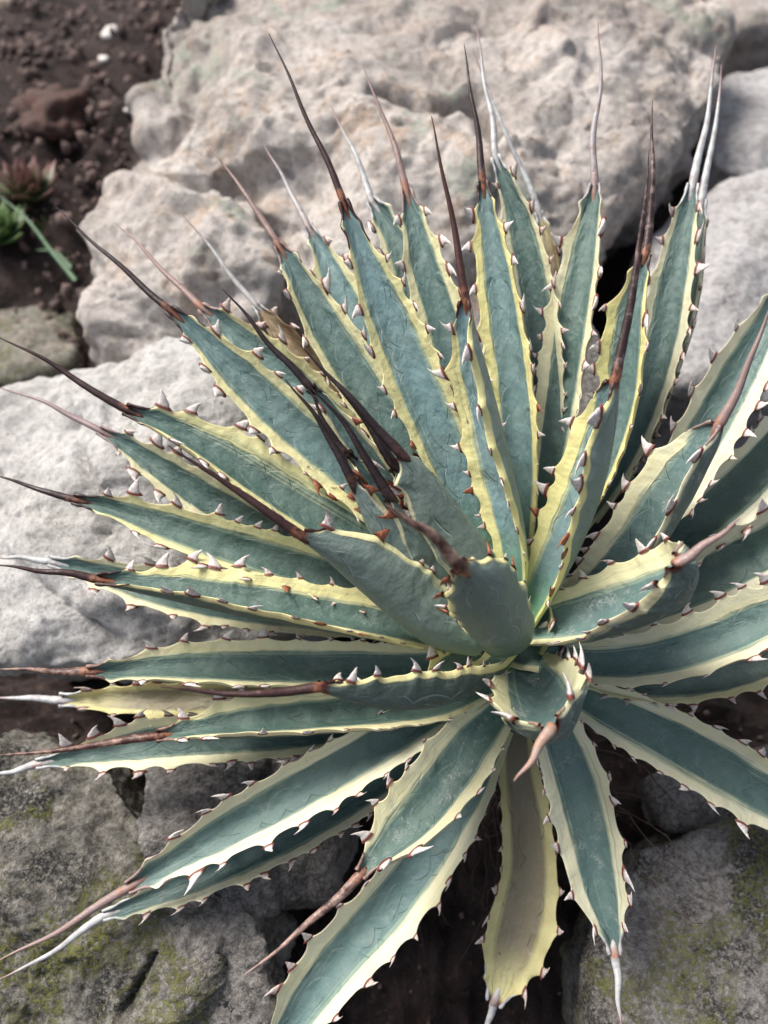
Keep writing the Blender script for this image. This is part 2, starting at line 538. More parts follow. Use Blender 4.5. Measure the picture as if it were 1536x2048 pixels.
def build_ground():
    n = 230
    gx = np.linspace(-1, 1, n)
    xs = np.sign(gx) * (np.abs(gx) * 0.55 + np.abs(gx) ** 6 * 60)
    gy = np.linspace(-1, 1, n)
    ys = 0.42 + np.sign(gy) * (np.abs(gy) * 0.7 + np.abs(gy) ** 6 * 60)
    V = np.zeros((n * n, 3))
    k = 0
    for j in range(n):
        for i in range(n):
            x, y = xs[i], ys[j]
            near = math.exp(-((x) ** 2 + (y - 0.5) ** 2) / 2.0)
            z = -0.145 + 0.145 * float(np.clip((y - 0.45) / 0.30, 0, 1)) ** 1.0
            if near > 0.01:
                p = Vector((x, y, 0.0))
                z += near * (0.022 * fbm(p, 7.0, 4) + 0.034 * abs(fbm(p, 22.0, 4)) + 0.010 * fbm(p, 80.0, 3))
            z -= 0.05 * math.exp(-(((x - 0.03) / 0.13) ** 2 + ((y - 0.03) / 0.12) ** 2))
            z += 0.05 * math.exp(-((x + 0.55) ** 2 + (y - 1.15) ** 2) / 0.25)
            V[k] = (x, y, z)
            k += 1
    idx = np.arange(n * n).reshape(n, n)
    F = np.stack([idx[:-1, :-1], idx[:-1, 1:], idx[1:, 1:], idx[1:, :-1]], -1).reshape(-1, 4)
    o = link('ground', mesh_np('ground', V, F), M_SOIL)
    tag(o, kind='structure', label='dark brown crumbly garden soil between the rocks')
    return xs, ys, V.reshape(n, n, 3)


GXS, GYS, GV = build_ground()


def ground_z(x, y):
    i = int(np.clip(np.searchsorted(GXS, x), 1, len(GXS) - 1))
    j = int(np.clip(np.searchsorted(GYS, y), 1, len(GYS) - 1))
    return float(GV[j, i, 2])


def ray_ground(x, y, lift=0.0):
    dirv = (P(x, y, 1.0) - CAM)
    tlo = (CAM.z - lift) / -dirv.z
    for _ in range(6):
        p = CAM + dirv * tlo
        z = ground_z(p.x, p.y) + lift
        tlo = (CAM.z - z) / -dirv.z
    return CAM + dirv * tlo


# ------------------------------------------------------------------ rocks
def hull_mesh(name, hulls):
    bm = bmesh.new()
    for pts in hulls:
        vs_ = [bm.verts.new(p) for p in pts]
        r = bmesh.ops.convex_hull(bm, input=vs_)
        junk = [e for e in r['geom_interior'] if isinstance(e, bmesh.types.BMVert)]
        if junk:
            bmesh.ops.delete(bm, geom=junk, context='VERTS')
    me = bpy.data.meshes.new(name)
    bm.to_mesh(me)
    bm.free()
    return me


def make_rock(name, label, hulls, mat, thick=0.10, voxel=0.004, amp=0.010, sc=9.0, ridge=0.5, seed=0.0, smooth_it=5, cracks=(),
              group='rocks of the rockery round the agave', shrink=0.86, push=0.0, facet=1.0):
    H = []
    for pts in hulls:
        front = [P(q[0], q[1], q[2] + push) for q in pts]
        cen = sum(front, Vector()) / len(front)
        back = []
        for q in front:
            b = cen + (q - cen) * shrink + (FWD * 0.55 + Vector((0, 0, -0.83))) * thick
            back.append(b)
        H.append(front + back)
    me = hull_mesh(name, H)
    tmp = bpy.data.objects.new('tmp', me)
    C.objects.link(tmp)
    md = tmp.modifiers.new('r', 'REMESH')
    md.mode = 'VOXEL'
    md.voxel_size = voxel
    sm = tmp.modifiers.new('s', 'SMOOTH')
    sm.factor = 0.8
    sm.iterations = smooth_it
    dg = bpy.context.evaluated_depsgraph_get()
    me2 = bpy.data.meshes.new_from_object(tmp.evaluated_get(dg))
    bpy.data.objects.remove(tmp)
    n = len(me2.vertices)
    co = np.zeros(n * 3)
    me2.vertices.foreach_get('co', co)
    co = co.reshape(-1, 3)
    no = np.zeros(n * 3)
    me2.vertices.foreach_get('normal', no)
    no = no.reshape(-1, 3)
    off = Vector((seed * 3.1, seed * 1.7, -seed * 2.3))
    crk = []
    for c in cracks:
        a = [np.array(P(*q)) for q in c[0]]
        crk.append((a, c[1], c[2]))
    d = np.zeros(n)
    for i in range(n):
        p = Vector(co[i]) + off
        q = p + 0.03 * noise.noise_vector(p * 14.0)
        hsum = 0.0
        for s_, k_ in ((sc * 0.55, 1.0), (sc * 1.6, 0.36), (sc * 4.2, 0.13)):
            vd, vp = noise.voronoi(q * s_)
            e = vd[1] - vd[0]
            h1 = (q * s_ - vp[0]).dot(noise.noise_vector(vp[0] * 7.31))
            h2 = (q * s_ - vp[1]).dot(noise.noise_vector(vp[1] * 7.31))
            m_ = max(0.0, 0.5 - e * 4.5)
            hsum += k_ * ((h1 * (1 - m_) + h2 * m_) * 2.4 - 0.16 * max(0.0, 0.07 - e) / 0.07)
        d[i] = amp * (0.9 * fbm(p, sc * 0.6, 3) + facet * hsum
                      + ridge * 0.5 * (0.4 - min(0.4, abs(fbm(p, sc * 2.2, 4)) * 1.6))
                      ) + (0.0018 + 0.07 * amp) * fbm(p, 42.0, 5) + 0.0009 * fbm(p, 170.0, 3)
    for a, wd, dp in crk:
        best = np.full(n, 1e9)
        for s, t in zip(a[:-1], a[1:]):
            ab = t - s
            h = np.clip(((co - s) @ ab) / (ab @ ab), 0, 1)
            # distance measured across the line of sight, so the crack cuts straight in from the face
            df = co - (s + h[:, None] * ab)
            f = np.array(FWD)
            df = df - 0.97 * np.outer(df @ f, f)
            best = np.minimum(best, np.linalg.norm(df, axis=1))
        wv = np.array([0.75 + 0.5 * noise.noise(Vector(c) * 60.0) for c in co]) * wd
        d -= dp * np.exp(-(best / wv) ** 2)
    co = co + no * d[:, None]
    me2.vertices.foreach_set('co', co.ravel())
    me2.polygons.foreach_set('use_smooth', np.ones(len(me2.polygons), dtype=bool))
    me2.update()
    me2.name = name
    me2.materials.clear()
    o = link(name, me2, mat)
    tag(o, label, 'rock', group)
    return o


M_BOULDER = rock_material('boulder_stone', (0.66, 0.60, 0.555), (0.40, 0.345, 0.315), (0.52, 0.375, 0.275),
                          lichen=(0.34, 0.43, 0.34), scale=1.0, seed=1.3)
M_WHITE = rock_material('pale_limestone', (0.70, 0.685, 0.67), (0.58, 0.56, 0.54), (0.46, 0.43, 0.40), scale=1.0, seed=4.1, moss=0.12)
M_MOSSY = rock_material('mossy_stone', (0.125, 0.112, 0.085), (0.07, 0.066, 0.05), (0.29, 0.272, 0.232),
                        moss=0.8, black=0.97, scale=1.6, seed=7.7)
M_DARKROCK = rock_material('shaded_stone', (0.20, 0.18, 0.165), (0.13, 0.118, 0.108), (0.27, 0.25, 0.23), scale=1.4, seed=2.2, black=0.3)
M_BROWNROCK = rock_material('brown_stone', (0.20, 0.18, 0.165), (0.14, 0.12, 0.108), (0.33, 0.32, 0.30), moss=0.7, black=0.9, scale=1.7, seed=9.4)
M_GREYROCK = rock_material('grey_limestone', (0.50, 0.485, 0.49), (0.42, 0.405, 0.41), (0.35, 0.33, 0.32), scale=1.1, seed=5.5)
M_OLIVE = rock_material('olive_stone', (0.17, 0.165, 0.12), (0.11, 0.11, 0.08), (0.25, 0.21, 0.16), moss=0.5, scale=1.0, seed=6.6)
M_TAN = rock_material('tan_stone', (0.42, 0.34, 0.24), (0.33, 0.26, 0.18), (0.48, 0.42, 0.34), scale=1.0, seed=8.8)

make_rock('boulder', 'huge pinkish grey boulder rising behind the agave', [
    [(320, -40, .80), (292, 60, .78), (280, 160, .76), (295, 300, .73), (420, 560, .70), (760, 720, .66), (1080, 620, .64), (1190, 480, .66),
     (1330, 320, .69), (1445, 190, .74), (1462, 90, .78), (1400, -60, .84), (900, -200, .90), (520, -160, .90), (760, 300, .66), (1000, 330, .64), (640, 480, .65)],
    [(325, 290, .72), (225, 355, .70), (168, 480, .665), (158, 630, .64), (195, 700, .635), (300, 745, .63), (430, 720, .62), (560, 560, .63), (520, 400, .66), (330, 480, .63)],
], M_BOULDER, thick=0.30, voxel=0.0045, amp=0.027, sc=8.4, ridge=0.45, seed=1.0,
    cracks=[([(770, 165, .66), (860, 172, .65), (940, 160, .66), (985, 250, .65)], 0.013, 0.050),
            ([(980, 230, .65), (1010, 330, .64), (980, 430, .64)], 0.009, 0.020),
            ([(560, 300, .65), (640, 380, .65)], 0.006, 0.006)])
make_rock('pale_rock', 'whitish limestone rock under the left leaves with a crack down it', [
    [(-80, 830, .60), (60, 800, .60), (230, 745, .60), (360, 695, .59), (470, 660, .58), (570, 730, .56), (700, 900, .54), (720, 1100, .52), (560, 1280, .50),
     (240, 1330, .49), (60, 1250, .49), (-60, 1330, .50), (100, 950, .52), (300, 900, .51), (350, 1150, .485)],
], M_WHITE, thick=0.16, voxel=0.0035, amp=0.015, sc=9.0, ridge=0.35, seed=2.0,
    cracks=[([(140, 840, .54), (165, 920, .52), (205, 1000, .51), (215, 1060, .50)], 0.0045, 0.012),
            ([(-40, 1080, .51), (60, 1150, .50), (230, 1290, .485)], 0.004, 0.007)])
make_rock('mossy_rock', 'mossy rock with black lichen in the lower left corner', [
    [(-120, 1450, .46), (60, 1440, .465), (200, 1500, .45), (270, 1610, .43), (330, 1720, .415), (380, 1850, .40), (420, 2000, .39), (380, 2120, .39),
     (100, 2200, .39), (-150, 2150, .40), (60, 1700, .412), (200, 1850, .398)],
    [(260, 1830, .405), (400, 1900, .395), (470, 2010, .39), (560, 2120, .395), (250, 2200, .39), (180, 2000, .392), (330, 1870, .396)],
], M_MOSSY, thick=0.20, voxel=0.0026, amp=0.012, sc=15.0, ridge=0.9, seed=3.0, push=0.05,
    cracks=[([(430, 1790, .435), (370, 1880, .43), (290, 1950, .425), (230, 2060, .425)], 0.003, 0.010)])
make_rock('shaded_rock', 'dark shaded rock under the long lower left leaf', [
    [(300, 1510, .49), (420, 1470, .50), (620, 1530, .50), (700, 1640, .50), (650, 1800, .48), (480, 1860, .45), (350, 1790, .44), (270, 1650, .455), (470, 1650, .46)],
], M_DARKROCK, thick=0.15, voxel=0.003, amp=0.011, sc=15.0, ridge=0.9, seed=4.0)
make_rock('small_rock', 'small broken rock at the bottom edge left of the dark hollow', [
    [(350, 1770, .435), (470, 1790, .435), (540, 1880, .425), (545, 2010, .42), (500, 2130, .42), (300, 2130, .41), (330, 1900, .415)],
], M_DARKROCK, thick=0.15, voxel=0.0026, amp=0.010, sc=18.0, ridge=1.0, seed=5.0, push=0.02)
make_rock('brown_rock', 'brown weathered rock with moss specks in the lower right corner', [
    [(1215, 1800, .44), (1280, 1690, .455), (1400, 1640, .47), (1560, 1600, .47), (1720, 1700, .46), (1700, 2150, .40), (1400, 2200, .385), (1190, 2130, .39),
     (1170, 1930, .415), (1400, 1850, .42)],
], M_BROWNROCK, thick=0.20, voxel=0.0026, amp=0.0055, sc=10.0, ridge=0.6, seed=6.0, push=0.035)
make_rock('grey_rock', 'light bluish grey rock right of the plant below the boulder', [
    [(1245, 600, .68), (1265, 500, .71), (1350, 420, .73), (1460, 350, .73), (1620, 330, .72), (1750, 500, .70), (1700, 760, .64), (1540, 800, .60), (1380, 760, .59),
     (1280, 700, .61), (1440, 560, .62)],
], M_GREYROCK, thick=0.20, voxel=0.0045, amp=0.010, sc=7.0, ridge=0.5, seed=7.0)
make_rock('grey_rock', 'grey rock at the right edge behind the light bluish rock', [
    [(1400, 260, .84), (1450, 150, .88), (1560, 120, .90), (1760, 200, .88), (1700, 380, .80), (1500, 360, .78), (1420, 330, .80), (1550, 250, .80)],
], M_GREYROCK, thick=0.20, voxel=0.006, amp=0.010, sc=7.0, ridge=0.5, seed=8.0)
make_rock('brown_rock', 'small brown rock in the top right corner', [
    [(1415, 20, 1.02), (1430, -60, 1.05), (1600, -60, 1.05), (1640, 50, 1.0), (1480, 62, 1.0), (1520, 10, .99)],
], M_BOULDER, thick=0.12, voxel=0.006, amp=0.010, sc=7.0, seed=9.0)
make_rock('olive_rock', 'dull olive rock at the left edge below the houseleeks', [
    [(-80, 620, .80), (-60, 530, .82), (60, 510, .83), (130, 545, .81), (165, 620, .78), (150, 720, .74), (40, 760, .72), (-80, 720, .74), (50, 620, .76)],
], M_OLIVE, thick=0.12, voxel=0.005, amp=0.010, sc=9.0, seed=10.0)
make_rock('tan_rock', 'small tan rock at the left edge above the whitish rock', [
    [(-80, 780, .63), (-20, 765, .64), (40, 790, .63), (60, 815, .62), (0, 850, .60), (-80, 850, .60)],
], M_TAN, thick=0.06, voxel=0.004, amp=0.004, sc=12.0, seed=11.0)
make_rock('tan_rock', 'tan rock in the top left corner on the soil', [
    [(-80, -40, 1.20), (60, -60, 1.22), (95, 0, 1.18), (70, 38, 1.15), (-60, 50, 1.12), (0, 0, 1.12)],
], M_TAN, thick=0.10, voxel=0.006, amp=0.006, sc=9.0, seed=12.0)
make_rock('grey_rock', 'grey rock glimpsed behind the upper leaves below the boulder', [
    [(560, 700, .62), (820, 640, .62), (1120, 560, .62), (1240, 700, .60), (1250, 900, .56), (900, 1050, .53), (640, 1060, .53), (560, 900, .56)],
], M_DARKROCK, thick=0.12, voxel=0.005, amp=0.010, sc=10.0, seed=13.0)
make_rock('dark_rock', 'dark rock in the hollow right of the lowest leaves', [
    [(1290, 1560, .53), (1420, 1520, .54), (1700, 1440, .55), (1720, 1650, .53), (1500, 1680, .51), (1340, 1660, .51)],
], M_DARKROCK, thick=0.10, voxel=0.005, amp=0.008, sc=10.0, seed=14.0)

# ------------------------------------------------------------------ the agave
D0 = 0.42
agave = bpy.data.objects.new('agave_plant', None)
C.objects.link(agave)
agave.location = P(1045, 1330, 0.47)
agave.location.z = ground_z(agave.location.x, agave.location.y)
tag(agave, 'spiny agave rosette with cream edged blue green leaves among the rocks', 'agave')
bpy.context.view_layer.update()
AINV = agave.matrix_world.inverted() if False else Matrix.Translation(-Vector(agave.location))
AOFF = np.array(agave.location)

# each leaf: stations (x, y, width px, turn degrees[, depth offset cm]); zb, zt = depth offset cm at base and tip (+ towards the eye);
# spine points (x, y); zs = depth offset of spine tip; b = bleached 0..1, r = reddish 0..1; o = options
L = []


def leaf(st, zb, zt, sp, zs, b=0.0, r=0.0, **o):
    L.append(dict(st=st, zb=zb, zt=zt, sp=sp, zs=zs, b=b, r=r, **o))


# upper leaves
leaf([(1005, 1170, 120, 0), (965, 1060, 128, 0), (915, 945, 142, 0), (860, 820, 152, 4), (795, 670, 140, 4), (740, 540, 98, 4), (708, 460, 54, 0), (686, 400, 15, 0)],
     -1.2, 0.5, [(640, 290), (590, 180), (538, 68)], 0.5, 0.05, 0.55, blue=0.75, yellow=0.75, fresh=0.8, arm=0.10, margin=0.33)
leaf([(940, 1130, 90, 0), (850, 960, 120, -5), (765, 830, 132, -5), (680, 700, 132, -5), (615, 590, 98, -5), (580, 525, 54, 0), (555, 488, 15, 0)],
     -2.2, -2.5, [(520, 430), (470, 360), (415, 290)], -3.5, 0.42, 0.45, blue=0.30, yellow=0.55)
leaf([(900, 1000, 90, 0), (800, 800, 115, 0), (720, 660, 112, 0), (665, 550, 90, 0), (635, 485, 45, 0), (616, 452, 14, 0)],
     -3.5, -6.0, [(590, 400), (560, 345), (528, 290)], -8.0, 0.75, 0.3, blue=0.65, yellow=0.5)
leaf([(960, 1000, 80, 0), (900, 780, 110, 0), (845, 620, 112, 0), (795, 490, 92, 0), (763, 430, 56, 0), (742, 400, 15, 0)],
     -3.5, -6.5, [(728, 350), (700, 290), (662, 212)], -8.0, 0.95, 0.0, blue=0.25, yellow=0.3)
leaf([(1015, 1120, 100, 0), (975, 950, 122, 5), (935, 800, 132, 5), (890, 650, 126, 5), (848, 520, 106, 5), (826, 430, 62, 5), (812, 377, 16, 0)],
     -2.6, -4.2, [(795, 310), (765, 230), (725, 130)], -5.0, 0.45, 0.4, blue=0.28, yellow=0.45)
leaf([(1045, 1120, 90, 30), (1045, 960, 112, 20), (1035, 800, 120, 18), (1012, 640, 116, 18), (990, 500, 96, 20), (975, 420, 58, 15), (965, 362, 16, 0)],
     -1.8, -2.4, [(958, 290), (945, 200), (928, 88)], -2.6, 0.2, 0.35, blue=0.5, yellow=0.95, fresh=0.4)
leaf([(1080, 1000, 70, 10), (1095, 820, 95, 10), (1082, 660, 108, 10), (1060, 520, 104, 10), (1030, 410, 78, 10), (1006, 350, 42, 5), (990, 312, 14, 0)],
     -3.6, -5.0, [(984, 240), (968, 150), (952, 45)], -6.5, 0.95, 0.0, blue=0.2, yellow=0.25)
leaf([(1110, 900, 60, 20), (1118, 740, 66, 20), (1112, 600, 60, 20), (1100, 500, 52, 20), (1078, 425, 14, 0)],
     -5.0, -7.5, [(1050, 350), (1000, 240), (945, 98)], -8.5, 0.95, 0.0, old=0.75, label='dry tan leaf folded behind the upper leaves')
leaf([(1085, 1080, 80, 25), (1105, 930, 108, 22), (1130, 780, 118, 22), (1152, 630, 124, 22), (1170, 520, 108, 22), (1184, 430, 70, 18), (1190, 368, 16, 0)],
     -2.8, -3.6, [(1186, 300), (1200, 180), (1196, 45)], -4.0, 0.72, 0.3, blue=0.15, yellow=0.3)
leaf([(1150, 1060, 70, 20), (1215, 920, 100, 30), (1250, 800, 116, 28), (1258, 700, 122, 25), (1265, 620, 104, 20), (1278, 560, 60, 10), (1291, 508, 18, 0)],
     -3.0, -1.0, [(1302, 440), (1303, 330), (1305, 200)], -1.2, 0.28, 0.4, blue=0.3, yellow=1.0)
leaf([(1150, 1060, 80, 0), (1230, 940, 96, 0), (1285, 820, 104, 5), (1325, 680, 112, 5), (1350, 550, 104, 8), (1370, 450, 76, 8), (1386, 368, 18, 0)],
     -3.5, -4.2, [(1400, 300), (1420, 200), (1432, 92)], -5.0, 0.95, 0.0, blue=0.2, yellow=0.2)
leaf([(1180, 1040, 70, 10), (1270, 900, 80, 20), (1330, 760, 92, 30), (1375, 620, 92, 35), (1396, 500, 70, 35), (1404, 400, 16, 0)],
     -4.2, -6.0, [(1415, 330), (1437, 220), (1443, 128)], -7.0, 0.95, 0.0, blue=0.1, yellow=0.1)
# right leaves
leaf([(1120, 1200, 80, 0), (1250, 1090, 110, 0), (1340, 985, 136, 0), (1410, 870, 150, 0), (1465, 770, 148, 0), (1520, 670, 122, 0), (1575, 560, 16, 0)],
     -3.0, -2.5, [(1600, 480), (1620, 400)], -3.0, 0.5, 0.3, blue=0.22, yellow=0.12, margin=0.38)
leaf([(1110, 1230, 70, 0), (1250, 1140, 120, -5), (1380, 1060, 150, -5), (1500, 955, 156, -5), (1610, 840, 130, 0), (1700, 740, 16, 0)],
     -3.4, -4.5, [(1760, 670), (1800, 620)], -5.0, 0.5, 0.3, blue=0.05, yellow=0.05, streaky=1.0)
leaf([(1110, 1262, 80, 0), (1250, 1225, 130, -5), (1380, 1170, 160, -5), (1500, 1110, 166, -5), (1620, 1050, 140, 0), (1740, 990, 16, 0)],
     -3.0, -3.0, [(1800, 960), (1840, 930)], -3.0, 0.5, 0.3, blue=0.05, yellow=0.1, streaky=1.0)
leaf([(1070, 1300, 110, 0), (1180, 1325, 128, 5), (1300, 1320, 142, 8), (1420, 1290, 158, 14), (1530, 1245, 152, 20), (1620, 1200, 110, 20), (1690, 1160, 16, 10)],
     -1.6, 2.2, [(1760, 1110), (1820, 1060)], 3.0, 0.6, 0.3, blue=0.25, yellow=0.22, margin=0.38)
leaf([(1100, 1330, 80, 0), (1250, 1365, 90, 0), (1400, 1365, 96, 0), (1540, 1325, 96, 0), (1680, 1270, 16, 0)],
     -3.2, -2.2, [(1740, 1250), (1800, 1230)], -3.0, 0.6, 0.3, blue=0.15, yellow=0.5, old=0.12)
leaf([(1095, 1350, 110, 0), (1190, 1405, 138, 0), (1300, 1460, 160, 0), (1420, 1525, 172, 0), (1530, 1590, 160, 0), (1620, 1650, 100, 0), (1690, 1700, 16, 0)],
     -3.0, -2.6, [(1750, 1740), (1800, 1780)], -3.0, 0.8, 0.2, blue=0.2, yellow=0.15, streaky=0.6, margin=0.38)
# lower leaves
leaf([(1080, 1370, 110, 0), (1110, 1450, 138, 0), (1145, 1545, 156, 0), (1175, 1640, 162, -8), (1195, 1730, 154, -12), (1212, 1810, 124, -12), (1224, 1865, 66, -8), (1230, 1908, 20, 0)],
     -2.6, 0.2, [(1234, 1950), (1238, 2000), (1242, 2060)], 1.8, 0.85, 0.4, blue=0.25, yellow=0.15, dust=0.5, arm=0.09, margin=0.38)
leaf([(1035, 1440, 80, 0), (1035, 1530, 96, 5), (1050, 1640, 110, 5), (1055, 1740, 126, 8), (1040, 1840, 142, 8), (1018, 1920, 128, 5), (1000, 1975, 66, 0), (988, 2005, 26, 0)],
     -4.2, -4.2, [(978, 2040), (970, 2090)], -4.0, 0.9, 0.2, old=0.48, yellow=0.7, arm=0.10, wk=0.9, chan=0.5, label='dying yellow leaf with a dull brown middle, hanging at the bottom')
leaf([(1000, 1420, 130, 0), (950, 1480, 165, -5), (895, 1560, 178, -10), (835, 1640, 172, -18), (775, 1700, 130, -24), (738, 1732, 62, -20), (718, 1752, 20, 0)],
     -2.4, 2.6, [(660, 1810), (580, 1880), (486, 1952)], 4.5, 0.35, 0.7, blue=0.15, yellow=0.35, dust=0.7, margin=0.38)
leaf([(1000, 1450, 110, 0), (930, 1590, 140, 5), (860, 1700, 156, 5), (770, 1820, 168, 4), (680, 1920, 166, 0), (610, 2010, 150, 0), (560, 2090, 90, 0), (530, 2140, 20, 0)],
     -4.0, -2.0, [(500, 2190), (470, 2230)], -2.0, 0.8, 0.3, blue=0.35, yellow=0.2, margin=0.38)
leaf([(990, 1370, 90, 0), (880, 1420, 132, 0), (760, 1490, 140, 0), (640, 1560, 146, 0), (520, 1625, 142, 0), (410, 1685, 118, 0), (320, 1738, 78, 0), (255, 1776, 20, 0)],
     -2.8, -0.6, [(190, 1815), (110, 1865), (-10, 1925)], 0.5, 0.55, 0.35, blue=0.22, yellow=0.15, arm=0.09, margin=0.38)
leaf([(900, 1480, 70, 0), (700, 1600, 110, 0), (560, 1680, 112, 0), (440, 1735, 108, 0), (330, 1785, 80, 0), (255, 1815, 46, 0), (205, 1832, 16, 0)],
     -4.2, -1.8, [(150, 1870), (90, 1915), (-10, 1962)], -0.5, 0.95, 0.1, blue=0.2, yellow=0.15)
# left leaves, top to bottom
leaf([(1000, 1190, 110, 0), (910, 1115, 130, 0), (790, 1030, 138, -3), (670, 925, 142, -5), (560, 830, 140, -5), (460, 735, 116, -5), (390, 665, 66, -5), (338, 618, 16, 0)],
     -1.6, -1.8, [(280, 570), (200, 495), (112, 414)], -2.2, 0.0, 0.25, blue=0.42, yellow=0.6, fresh=0.5)
leaf([(900, 1040, 80, 0), (720, 900, 110, 0), (600, 780, 122, 0), (510, 700, 106, 0), (450, 650, 72, 0), (402, 614, 15, 0)],
     -4.0, -5.8, [(355, 570), (300, 510), (228, 445)], -7.5, 0.5, 0.5, blue=0.3, yellow=0.6)
leaf([(800, 960, 70, 0), (680, 810, 90, 15), (610, 720, 100, 20), (560, 660, 70, 20), (512, 610, 13, 0)],
     -5.0, -7.5, [(470, 560), (425, 500), (365, 430)], -8.5, 0.8, 0.0, old=1.0, label='dry curled brown leaf behind the upper left leaves')
leaf([(985, 1225, 100, 0), (890, 1180, 125, -8), (770, 1120, 148, -16), (650, 1050, 158, -24), (530, 975, 154, -30), (420, 905, 134, -34), (320, 850, 80, -30), (250, 818, 18, 0)],
     -1.2, -0.8, [(190, 785), (100, 725), (-15, 668)], 0.2, 0.0, 0.5, blue=0.15, yellow=0.75, fresh=0.6)
leaf([(880, 1200, 70, 0), (700, 1130, 112, 0), (540, 1065, 118, 0), (420, 1000, 116, 0), (310, 930, 90, 0), (245, 885, 52, 0), (198, 860, 14, 0)],
     -3.8, -5.0, [(140, 830), (80, 800), (-15, 772)], -6.0, 0.6, 0.2, blue=0.2, yellow=0.35)
leaf([(980, 1250, 80, 0), (850, 1210, 112, 0), (700, 1165, 124, -4), (560, 1125, 128, -8), (420, 1085, 122, -10), (290, 1040, 98, -12), (205, 1012, 56, -10), (145, 998, 16, 0)],
     -1.8, -1.6, [(100, 985), (50, 970), (-15, 948)], -1.5, 0.05, 0.3, blue=0.12, yellow=0.7)
leaf([(960, 1260, 60, 0), (800, 1245, 90, 0), (600, 1225, 118, 0), (440, 1205, 122, -5), (300, 1175, 112, -5), (190, 1145, 74, -5), (98, 1122, 16, 0)],
     -3.4, -4.2, [(60, 1118), (20, 1115), (-20, 1112)], -4.5, 0.9, 0.1, blue=0.2, yellow=0.3)
leaf([(970, 1290, 80, -5), (860, 1272, 115, -25), (740, 1250, 136, -38), (610, 1230, 148, -46), (470, 1206, 146, -52), (340, 1182, 118, -54), (250, 1168, 66, -45), (192, 1158, 18, 0)],
     -0.8, 1.2, [(140, 1148), (70, 1138), (-15, 1130)], 2.2, 0.05, 0.55, blue=0.12, yellow=0.8)
leaf([(950, 1320, 90, 0), (830, 1335, 118, -10), (690, 1340, 132, -20), (540, 1342, 136, -28), (400, 1340, 126, -30), (290, 1340, 94, -26), (222, 1342, 50, 0), (172, 1343, 18, 0)],
     -2.6, -1.0, [(120, 1342), (60, 1340), (-15, 1338)], -0.5, 0.3, 0.9, blue=0.1, yellow=0.45)
leaf([(800, 1380, 60, 0), (600, 1395, 84, 0), (450, 1398, 90, 0), (320, 1400, 86, 0), (200, 1400, 66, 0), (120, 1400, 24, 0)],
     -4.2, -4.5, [(80, 1398), (30, 1396), (-20, 1395)], -5.0, 0.95, 0.0, old=0.42, yellow=1.0, label='old olive yellow leaf with a white spine at the left')
leaf([(980, 1370, 80, 0), (880, 1408, 112, -15), (760, 1427, 126, -28), (620, 1442, 132, -36), (480, 1454, 120, -40), (380, 1463, 70, -30), (312, 1472, 20, 0)],
     -2.4, -0.2, [(230, 1484), (110, 1500), (-15, 1512)], 1.0, 0.28, 1.0, blue=0.1, yellow=0.5)
leaf([(860, 1425, 60, 0), (700, 1455, 96, 0), (560, 1470, 112, 0), (420, 1478, 122, 0), (290, 1488, 120, 0), (180, 1508, 76, 0), (72, 1528, 16, 0)],
     -3.8, -2.6, [(40, 1538), (0, 1548), (-30, 1555)], -2.2, 0.9, 0.3, blue=0.15, yellow=0.3)
# big leaves that come towards the eye
leaf([(1035, 1180, 80, 30), (1030, 1090, 108, 45), (1008, 970, 130, 58), (980, 850, 138, 64), (953, 735, 124, 64), (938, 660, 84, 56), (932, 598, 18, 30)],
     -0.2, 3.5, [(915, 500), (893, 380), (863, 232)], 4.5, 0.0, 1.0, blue=0.95, yellow=0.85, fresh=0.7, chan=0.66, wk=0.84)
leaf([(1050, 1240, 90, 25), (1090, 1170, 120, 40), (1138, 1080, 145, 56), (1178, 980, 160, 66), (1202, 890, 156, 72), (1218, 820, 120, 72), (1230, 762, 24, 60)],
     -0.4, 4.2, [(1252, 650), (1276, 520), (1290, 400), (1298, 300)], 5.2, 0.25, 0.4, blue=0.75, yellow=0.95, fresh=0.9, big=1.3, chan=0.68, wk=0.86)
leaf([(1085, 1250, 90, 10), (1180, 1195, 128, 25), (1270, 1110, 160, 42), (1340, 1010, 180, 54), (1390, 930, 166, 58), (1422, 880, 112, 58), (1440, 848, 22, 50)],
     -1.6, 2.8, [(1475, 780), (1505, 710), (1545, 600)], 4.0, 0.5, 0.4, blue=0.35, yellow=0.25, dust=1.0, big=1.3, chan=0.66, wk=0.86)
leaf([(1050, 1258, 100, 0, -0.8), (1130, 1248, 130, 0, 0.4), (1220, 1234, 155, 0, 2.0), (1302, 1208, 175, 0, 4.2), (1362, 1172, 165, 0, 6.2), (1374, 1142, 118, 0, 7.7), (1352, 1126, 30, 0, 8.6)],
     0, 8.6, [(1390, 1105), (1440, 1070), (1480, 1035)], 9.5, 0.5, 0.4, blue=0.35, yellow=0.45, dust=1.0, streaky=0.5, nref=((0, .45, .85), (-1.0, .45, -.5)), big=1.35, wk=1.0)
leaf([(1045, 1312, 110, 0, -1.6), (1060, 1358, 140, 0, 0.3), (1082, 1405, 168, 0, 2.8), (1100, 1440, 172, 0, 5.0), (1108, 1458, 130, 0, 6.6), (1104, 1455, 36, 0, 7.8)],
     0, 7.8, [(1080, 1492), (1055, 1528), (1028, 1562)], 9.5, 0.62, 1.0, blue=0.35, yellow=0.4, dust=1.0, nref=((0, .6, .8), (-.50, .9, -.25)), big=1.3, wk=1.0)
